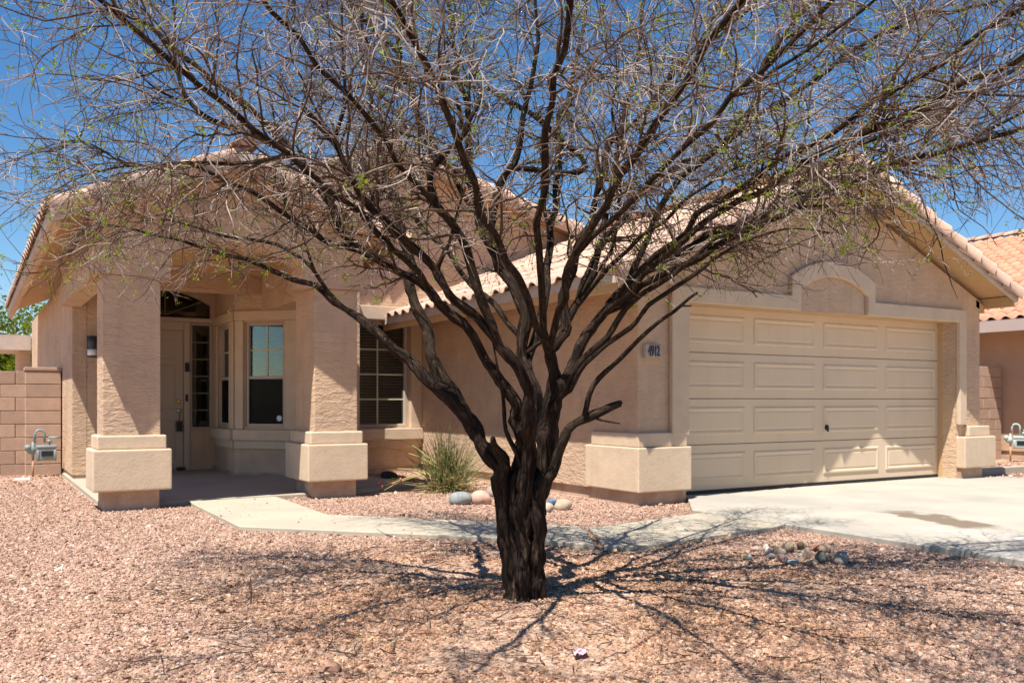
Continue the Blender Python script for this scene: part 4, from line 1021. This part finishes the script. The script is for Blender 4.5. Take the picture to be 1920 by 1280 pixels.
# twigs: three generations, drooping, crooked
def emit(P, Rr, count, tmin, ang0, ang1):
    """pick count start points on tubes P (N,n,3); returns pos, dir, radius"""
    N, n, _ = P.shape
    i = rng.integers(0, N, count); t = rng.uniform(tmin, 0.995, count) * (n - 1); j = np.minimum(t.astype(int), n - 2); f = (t - j)[:, None]
    p = P[i, j] * (1 - f) + P[i, j + 1] * f; tg = unit(P[i, j + 1] - P[i, j])
    rv = unit(np.cross(tg, rng.normal(0, 1, (count, 3)))); a = rng.uniform(ang0, ang1, count)[:, None]
    return p, unit(tg * np.cos(a) + rv * np.sin(a)), Rr[i, j] * (1 - f[:, 0]) + Rr[i, j + 1] * f[:, 0]
axis = np.array([TB[0], TB[1]])
ok = (SAMP[:, 2] > 1.72) & (SAMP[:, 7] > 0.22)
S_ = SAMP[ok]
wgt = (0.35 + S_[:, 7]) * np.clip((S_[:, 2] - 1.62) / 0.5, 0.12, 1.0); wgt /= wgt.sum()
NS = 950
ii = rng.choice(len(S_), NS, p=wgt)
p = S_[ii, :3]; tg = S_[ii, 3:6]; rv = unit(np.cross(tg, rng.normal(0, 1, (NS, 3)))); a = rng.uniform(0.5, 1.25, NS)[:, None]
out = np.zeros((NS, 3)); out[:, :2] = p[:, :2] - axis; out = unit(out)
d = unit(tg * np.cos(a) + rv * np.sin(a) + 0.30 * out + np.array([0, 0, 0.12]))
L2 = rng.uniform(0.30, 1.0, NS); L2[p[:, 2] < 2.1] *= 0.7
P2 = grow(p, d, L2, 12, 0.20, np.array([0, 0, -0.015]))
r2 = np.clip(S_[ii, 6] * 0.45, 0.0038, 0.0085)
R2 = r2[:, None] * np.linspace(1, 0.35, 12)[None]
def keep(P, z): return P[:, :, 2].min(1) > z               # nothing hangs below the crown
kk = keep(P2, 1.66); P2, R2 = P2[kk], R2[kk]
N3 = 8200
p, d, r = emit(P2, R2, N3, 0.08, 0.5, 1.3)
L3 = rng.uniform(0.12, 0.58, N3)
P3_ = grow(p, d + np.array([0, 0, -0.10]), L3, 8, 0.22, np.array([0, 0, -0.045]))
R3 = np.clip(r * 0.75, 0.0024, 0.0044)[:, None] * np.linspace(1, 0.45, 8)[None]
kk = keep(P3_, 1.64); P3_, R3 = P3_[kk], R3[kk]
N4 = 14000
p, d, r = emit(P3_, R3, N4, 0.05, 0.5, 1.2)
L4 = rng.uniform(0.05, 0.21, N4)
P4 = grow(p, d + np.array([0, 0, -0.12]), L4, 4, 0.26, np.array([0, 0, -0.06]))
R4 = np.clip(r * 0.75, 0.0015, 0.0026)[:, None] * np.linspace(1, 0.6, 4)[None]
kk = keep(P4, 1.62); P4, R4 = P4[kk], R4[kk]
for nm, P_, R_, k in (('side_branches', P2, R2, 5), ('fine_twigs', P3_, R3, 4), ('fine_twigs', P4, R4, 3)):
    V, F = tubes(P_, R_, k)
    tag(link(nm, np_mesh(nm, V, F), M['twig'] if nm != 'side_branches' else M['twig2'], TREE, smooth=True), kind='stuff')
# sparse young leaves in small feathery sprays
NL = 9000
sel = rng.integers(0, len(P4), NL * 3)
ctr = RT * (-0.72) + FW * 5.2 + UP * 2.45
patch = 3.2 * np.exp(-((P4[sel, 3] - ctr) ** 2).sum(1) / 0.16) + np.sin(P4[sel, 3, 0] * 2.3 + 1) + np.sin(P4[sel, 3, 1] * 2.9) + np.sin(P4[sel, 3, 2] * 3.7 + 2)
sel = sel[np.argsort(-(patch + rng.normal(0, 1.1, len(patch))))][:NL]
V, F = [], []
base = P4[sel, 3]; dirs = unit(rng.normal(0, 1, (NL, 3)) + np.array([0, 0, -0.3]))
off = 0
for q in range(5):
    c = base + dirs * (0.008 * q) + rng.normal(0, 0.004, (NL, 3))
    a = unit(np.cross(dirs, rng.normal(0, 1, (NL, 3)))); b2 = unit(np.cross(a, dirs) + 0.6 * rng.normal(0, 1, (NL, 3)))
    l = rng.uniform(0.009, 0.019, NL)[:, None]; w = l * 0.3
    quad = np.stack([c, c + a * l * 0.5 + b2 * w, c + a * l, c + a * l * 0.5 - b2 * w], 1).reshape(-1, 3)
    V.append(quad); F.append(np.arange(NL * 4).reshape(-1, 4) + off); off += NL * 4
tag(link('leaves', np_mesh('leaves', np.concatenate(V), np.concatenate(F)), M['leaf'], TREE), kind='stuff')

# ------------------------------------------------------------------ spiky plant (red yucca) under the window
YB = at_z(838, 922, GZ)
YU = empty('red_yucca', tuple(YB)); tag(YU, 'clump of spiky grass-like yucca with yellow stalks below the window', 'plant')
def blades(n, Lr, tilt, rad, droop, w):
    p0 = np.tile(YB, (n, 1)) + np.concatenate([rng.normal(0, 0.07, (n, 2)), np.full((n, 1), 0.02)], 1)
    az = rng.uniform(0, 2 * np.pi, n); tl = np.abs(rng.normal(0, tilt, n))
    d = np.stack([np.cos(az) * np.sin(tl), np.sin(az) * np.sin(tl), np.cos(tl)], 1)
    L = rng.uniform(*Lr, n)
    P = grow(p0, d, L, 7, 0.035, np.array([0, 0, droop]))
    return tubes(P, np.full(n, w)[:, None] * np.array([1, 1, 0.95, 0.85, 0.7, 0.45, 0.1])[None] * rng.uniform(0.7, 1.2, (n, 1)), 3)
V, F = blades(430, (0.30, 0.85), 0.85, 0.1, -0.03, 0.0055); tag(link('leaf_blades', np_mesh('leaf_blades', V, F), M['yucca'], YU), kind='stuff')
V, F = blades(240, (0.18, 0.48), 1.1, 0.1, -0.14, 0.005); tag(link('dry_blades', np_mesh('dry_blades', V, F), M['yucca_dry'], YU), kind='stuff')
V, F = blades(60, (0.6, 1.0), 0.42, 0.1, -0.012, 0.004); tag(link('leaf_blades', np_mesh('leaf_blades', V, F), M['yucca'], YU), kind='stuff')
for pts in ([(830, 885), (790, 890), (750, 902), (718, 920)], [(835, 890), (795, 888), (770, 893), (715, 912), (712, 905)], [(840, 930), (862, 905), (875, 887)], [(822, 900), (780, 880), (740, 878), (715, 870), (702, 888)], [(825, 880), (790, 858), (745, 842), (705, 838)], [(850, 895), (832, 900), (822, 925), (826, 940)], [(845, 925), (870, 900), (880, 920), (872, 935)], [(820, 870), (775, 835), (745, 824), (700, 822)]):
    dy = (YB - CAM) @ FW
    P3 = [tuple(at_d(x, y, dy - 0.12 + 0.02 * i)) for i, (x, y) in enumerate(pts)]
    P3 = resample(np.array(P3), 0.03)
    MB().tube(P3, [0.009 - 0.004 * i / len(P3) for i in range(len(P3))], 6).build('flower_stalk', M['stalk'], YU, True)
for x, y in ((711, 904), (716, 912), (738, 907), (751, 899)):
    q = at_d(x, y, (YB - CAM) @ FW - 0.10)
    MB().lathe(tuple(q), [(0.004, -0.02), (0.012, -0.005), (0.014, 0.01), (0.006, 0.025)], 'z', 8).build('flower', M['flower'], YU, True)

# ------------------------------------------------------------------ distant trees behind the left wall
def far_tree(label, base, h, rad, seed):
    rg = np.random.default_rng(seed)
    T = empty('leafy_tree', base); tag(T, label, 'tree', 'leafy trees behind the left wall')
    MB().tube([base, Vector(base) + Vector((0.1, 0, h * 0.35)), Vector(base) + Vector((0.0, 0.1, h * 0.7))], [0.16, 0.12, 0.05], 8).build('trunk', M['wood'], T, True)
    n = 13000
    cl = rg.normal(0, 1, (26, 3)) * np.array([rad * 0.5, rad * 0.5, h * 0.17]) + np.array([0, 0, h * 0.66])
    c = cl[rg.integers(0, 26, n)] + rg.normal(0, 1, (n, 3)) * rad * 0.20 + np.array(base)
    c[:, 2] = np.maximum(c[:, 2], 0.3)
    a = unit(rg.normal(0, 1, (n, 3))); b2 = unit(np.cross(a, rg.normal(0, 1, (n, 3)))); l = rg.uniform(0.08, 0.18, n)[:, None]
    V = np.stack([c, c + a * l * .5 + b2 * l * .3, c + a * l, c + a * l * .5 - b2 * l * .3], 1).reshape(-1, 3)
    tag(link('crown', np_mesh('crown', V, np.arange(n * 4).reshape(-1, 4)), M['leaf_far'], T), kind='stuff')
q = at_d(-55, 800, 32); far_tree('taller leafy green tree at the left picture edge behind the wall', (q[0], q[1], -0.05), 5.4, 2.2, 3)
q = at_d(8, 800, 29); far_tree('low leafy green tree just above the left block wall', (q[0], q[1], -0.05), 2.75, 1.2, 4)

# ------------------------------------------------------------------ loose gravel stones
def inside(x, y, poly):
    c = np.zeros(len(x), bool); j = len(poly) - 1
    for i in range(len(poly)):
        xi, yi = poly[i]; xj, yj = poly[j]
        c ^= ((yi > y) != (yj > y)) & (x < (xj - xi) * (y - yi) / (yj - yi + 1e-12) + xi); j = i
    return c
pts = []
for d0, d1, dens, s0 in ((2.4, 5.2, 8000, 1.0), (5.2, 7.5, 5200, 1.1), (7.5, 11.5, 2700, 1.15), (11.5, 16.5, 900, 1.5)):
    hw = 0.64 * d1 + 0.3
    n = int((d1 - d0) * 2 * hw * dens)
    dd = rng.uniform(d0, d1, n); rr = rng.uniform(-hw, hw, n); k = np.abs(rr) < 0.62 * dd + 0.35
    xy = rr[k, None] * RT[:2] + dd[k, None] * FW[:2]
    pts.append(np.concatenate([xy, np.full((k.sum(), 1), s0)], 1))
pts = np.concatenate(pts)
x, y = pts[:, 0], pts[:, 1]
bad = inside(x, y, walk_a) | inside(x, y, walk_b) | inside(x, y, [(6.12, -12), (12.5, -12), (12.6, 7.45), (6.85, 7.6), (6.12, 6.6)])
bad |= (x > 1.15) & (x < 4.95) & (y > 10.16) | (x > 6.08) & (x < 12.3) & (y > 7.5) | (x > 1.15) & (y > 12.9) & (x < 16.9) | (x > 16.9) | (y > 15.4)
onw = (inside(x, y, walk_a) | inside(x, y, walk_b)) & (rng.uniform(0, 1, len(x)) < 0.006)
bad |= (x - TB[0]) ** 2 + (y - TB[1]) ** 2 < 0.10 ** 2
rt = np.hypot(x - TB[0], y - TB[1])
nzp = np.sin(x * 3.1 + 1.3 * np.sin(y * 2.3)) + np.sin(y * 3.7 + 1.1 * np.sin(x * 2.9 + 1)) + 0.6 * np.sin((x + y) * 6.3) + 0.6 * np.sin((x - y) * 7.9 + 2)
bad |= rng.uniform(0, 1, len(x)) < np.clip(0.30 + 0.42 * nzp, 0, 0.82) * np.clip((3.0 - rt) / 1.4, 0, 1)
keepm = ~bad | onw
onw = onw[keepm]; pts = pts[keepm]
print('stones', len(pts))
sc = pts[:, 2] * np.exp(rng.normal(-0.05, 0.36, len(pts))) * 0.0066
gm = bpy.data.meshes.new('loose_gravel'); gm.vertices.add(len(pts))
cz = GZ + sc * rng.uniform(-0.1, 0.45, len(pts)); cz[onw] = -0.010
gm.vertices.foreach_set('co', np.stack([pts[:, 0], pts[:, 1], cz], 1).astype(np.float32).ravel())
def attr(n, t, v):
    a = gm.attributes.new(n, t, 'POINT'); a.data.foreach_set('value' if t != 'FLOAT_VECTOR' else 'vector', v)
attr('scl', 'FLOAT_VECTOR', (sc[:, None] * rng.uniform(0.75, 1.25, (len(sc), 3)) * np.array([1.15, 0.95, 0.75])).astype(np.float32).ravel())
attr('rot', 'FLOAT_VECTOR', np.concatenate([rng.normal(0, 0.45, (len(sc), 2)), rng.uniform(0, 6.28, (len(sc), 1))], 1).astype(np.float32).ravel())
attr('pick', 'INT', rng.integers(0, 5, len(sc)).astype(np.int32))
gm.update()
GO = link('loose_gravel', gm, M['stone']); tag(GO, 'pink crushed gravel covering the front yard', 'gravel', kind='stuff')
ng = bpy.data.node_groups.new('scatter_stones', 'GeometryNodeTree')
ng.interface.new_socket('Geometry', in_out='INPUT', socket_type='NodeSocketGeometry')
ng.interface.new_socket('Geometry', in_out='OUTPUT', socket_type='NodeSocketGeometry')
N = ng.nodes; Lk = ng.links
gi = N.new('NodeGroupInput'); go = N.new('NodeGroupOutput')
g2i = N.new('GeometryNodeGeometryToInstance')
for s in range(5):
    ic = N.new('GeometryNodeMeshIcoSphere'); ic.inputs['Radius'].default_value = 1.0; ic.inputs['Subdivisions'].default_value = 2 if s < 2 else 1
    po = N.new('GeometryNodeInputPosition')
    ad = N.new('ShaderNodeVectorMath'); ad.operation = 'ADD'; ad.inputs[1].default_value = (s * 7.3, s * 3.1, s * 1.7)
    nz = N.new('ShaderNodeTexNoise'); nz.inputs['Scale'].default_value = 1.1; nz.inputs['Detail'].default_value = 1
    sb = N.new('ShaderNodeVectorMath'); sb.operation = 'SUBTRACT'; sb.inputs[1].default_value = (0.5, 0.5, 0.5)
    ml = N.new('ShaderNodeVectorMath'); ml.operation = 'SCALE'; ml.inputs['Scale'].default_value = 1.9
    sp = N.new('GeometryNodeSetPosition'); sm = N.new('GeometryNodeSetMaterial'); sm.inputs['Material'].default_value = M['stone']
    Lk.new(po.outputs[0], ad.inputs[0]); Lk.new(ad.outputs[0], nz.inputs['Vector']); Lk.new(nz.outputs['Color'], sb.inputs[0]); Lk.new(sb.outputs[0], ml.inputs[0])
    Lk.new(ic.outputs['Mesh'], sp.inputs['Geometry']); Lk.new(ml.outputs[0], sp.inputs['Offset'])
    Lk.new(sp.outputs[0], sm.inputs['Geometry']); Lk.new(sm.outputs[0], g2i.inputs[0])
iop = N.new('GeometryNodeInstanceOnPoints'); iop.inputs['Pick Instance'].default_value = True
def named(n, t):
    a = N.new('GeometryNodeInputNamedAttribute'); a.data_type = t; a.inputs['Name'].default_value = n; return a
Lk.new(gi.outputs[0], iop.inputs['Points']); Lk.new(g2i.outputs[0], iop.inputs['Instance'])
Lk.new(named('pick', 'INT').outputs['Attribute'], iop.inputs['Instance Index'])
e2r = N.new('FunctionNodeEulerToRotation')
Lk.new(named('rot', 'FLOAT_VECTOR').outputs['Attribute'], e2r.inputs[0]); Lk.new(e2r.outputs[0], iop.inputs['Rotation'])
Lk.new(named('scl', 'FLOAT_VECTOR').outputs['Attribute'], iop.inputs['Scale'])
Lk.new(iop.outputs[0], go.inputs[0])
mo = GO.modifiers.new('stones', 'NODES'); mo.node_group = ng

# ------------------------------------------------------------------ fallen twigs and dry leaflets under the crown
n = 900
rr, aa = 2.6 * np.sqrt(rng.uniform(0, 1, n)), rng.uniform(0, 6.283, n)
p0 = np.stack([TB[0] + 0.25 + rr * np.cos(aa), TB[1] + rr * np.sin(aa), np.full(n, GZ + 0.014)], 1)
ok = ~(inside(p0[:, 0], p0[:, 1], walk_a) | inside(p0[:, 0], p0[:, 1], walk_b) | (p0[:, 0] > 6.05))
p0 = p0[ok]; n = len(p0)
az = rng.uniform(0, 6.283, n); P_ = grow(p0, np.stack([np.cos(az), np.sin(az), rng.normal(0.02, 0.05, n)], 1), rng.uniform(0.03, 0.16, n), 4, 0.12, np.array([0, 0, 0.0]))
V, F = tubes(P_, np.full((n, 4), 1.0) * rng.uniform(0.0012, 0.003, (n, 1)), 4)
tag(link('fallen_twigs', np_mesh('fallen_twigs', V, F), M['twig2']), 'thin fallen twigs scattered on the gravel under the tree', 'twigs', kind='stuff')
n = 5200
rr, aa = 2.9 * np.sqrt(rng.uniform(0, 1, n)), rng.uniform(0, 6.283, n)
c = np.stack([TB[0] + 0.3 + rr * np.cos(aa), TB[1] + rr * np.sin(aa), GZ + rng.uniform(0.006, 0.02, n)], 1)
c = c[~(inside(c[:, 0], c[:, 1], walk_a) | inside(c[:, 0], c[:, 1], walk_b) | (c[:, 0] > 6.05))]; n = len(c)
a = unit(rng.normal(0, 1, (n, 3)) * np.array([1, 1, 0.25])); b2 = unit(np.cross(a, np.array([0, 0, 1.0]) + rng.normal(0, 0.4, (n, 3)))); l = rng.uniform(0.008, 0.02, n)[:, None]
V = np.stack([c, c + a * l * .5 + b2 * l * .25, c + a * l, c + a * l * .5 - b2 * l * .25], 1).reshape(-1, 3)
M['litter'] = mat('dry_leaflet', (0.36, 0.23, 0.085), 0.9, 0.5, 20, spec=0.1)
tag(link('leaf_litter', np_mesh('leaf_litter', V, np.arange(n * 4).reshape(-1, 4)), M['litter']), 'tan dry leaflets lying among the gravel under the tree', 'leaf litter', kind='stuff')
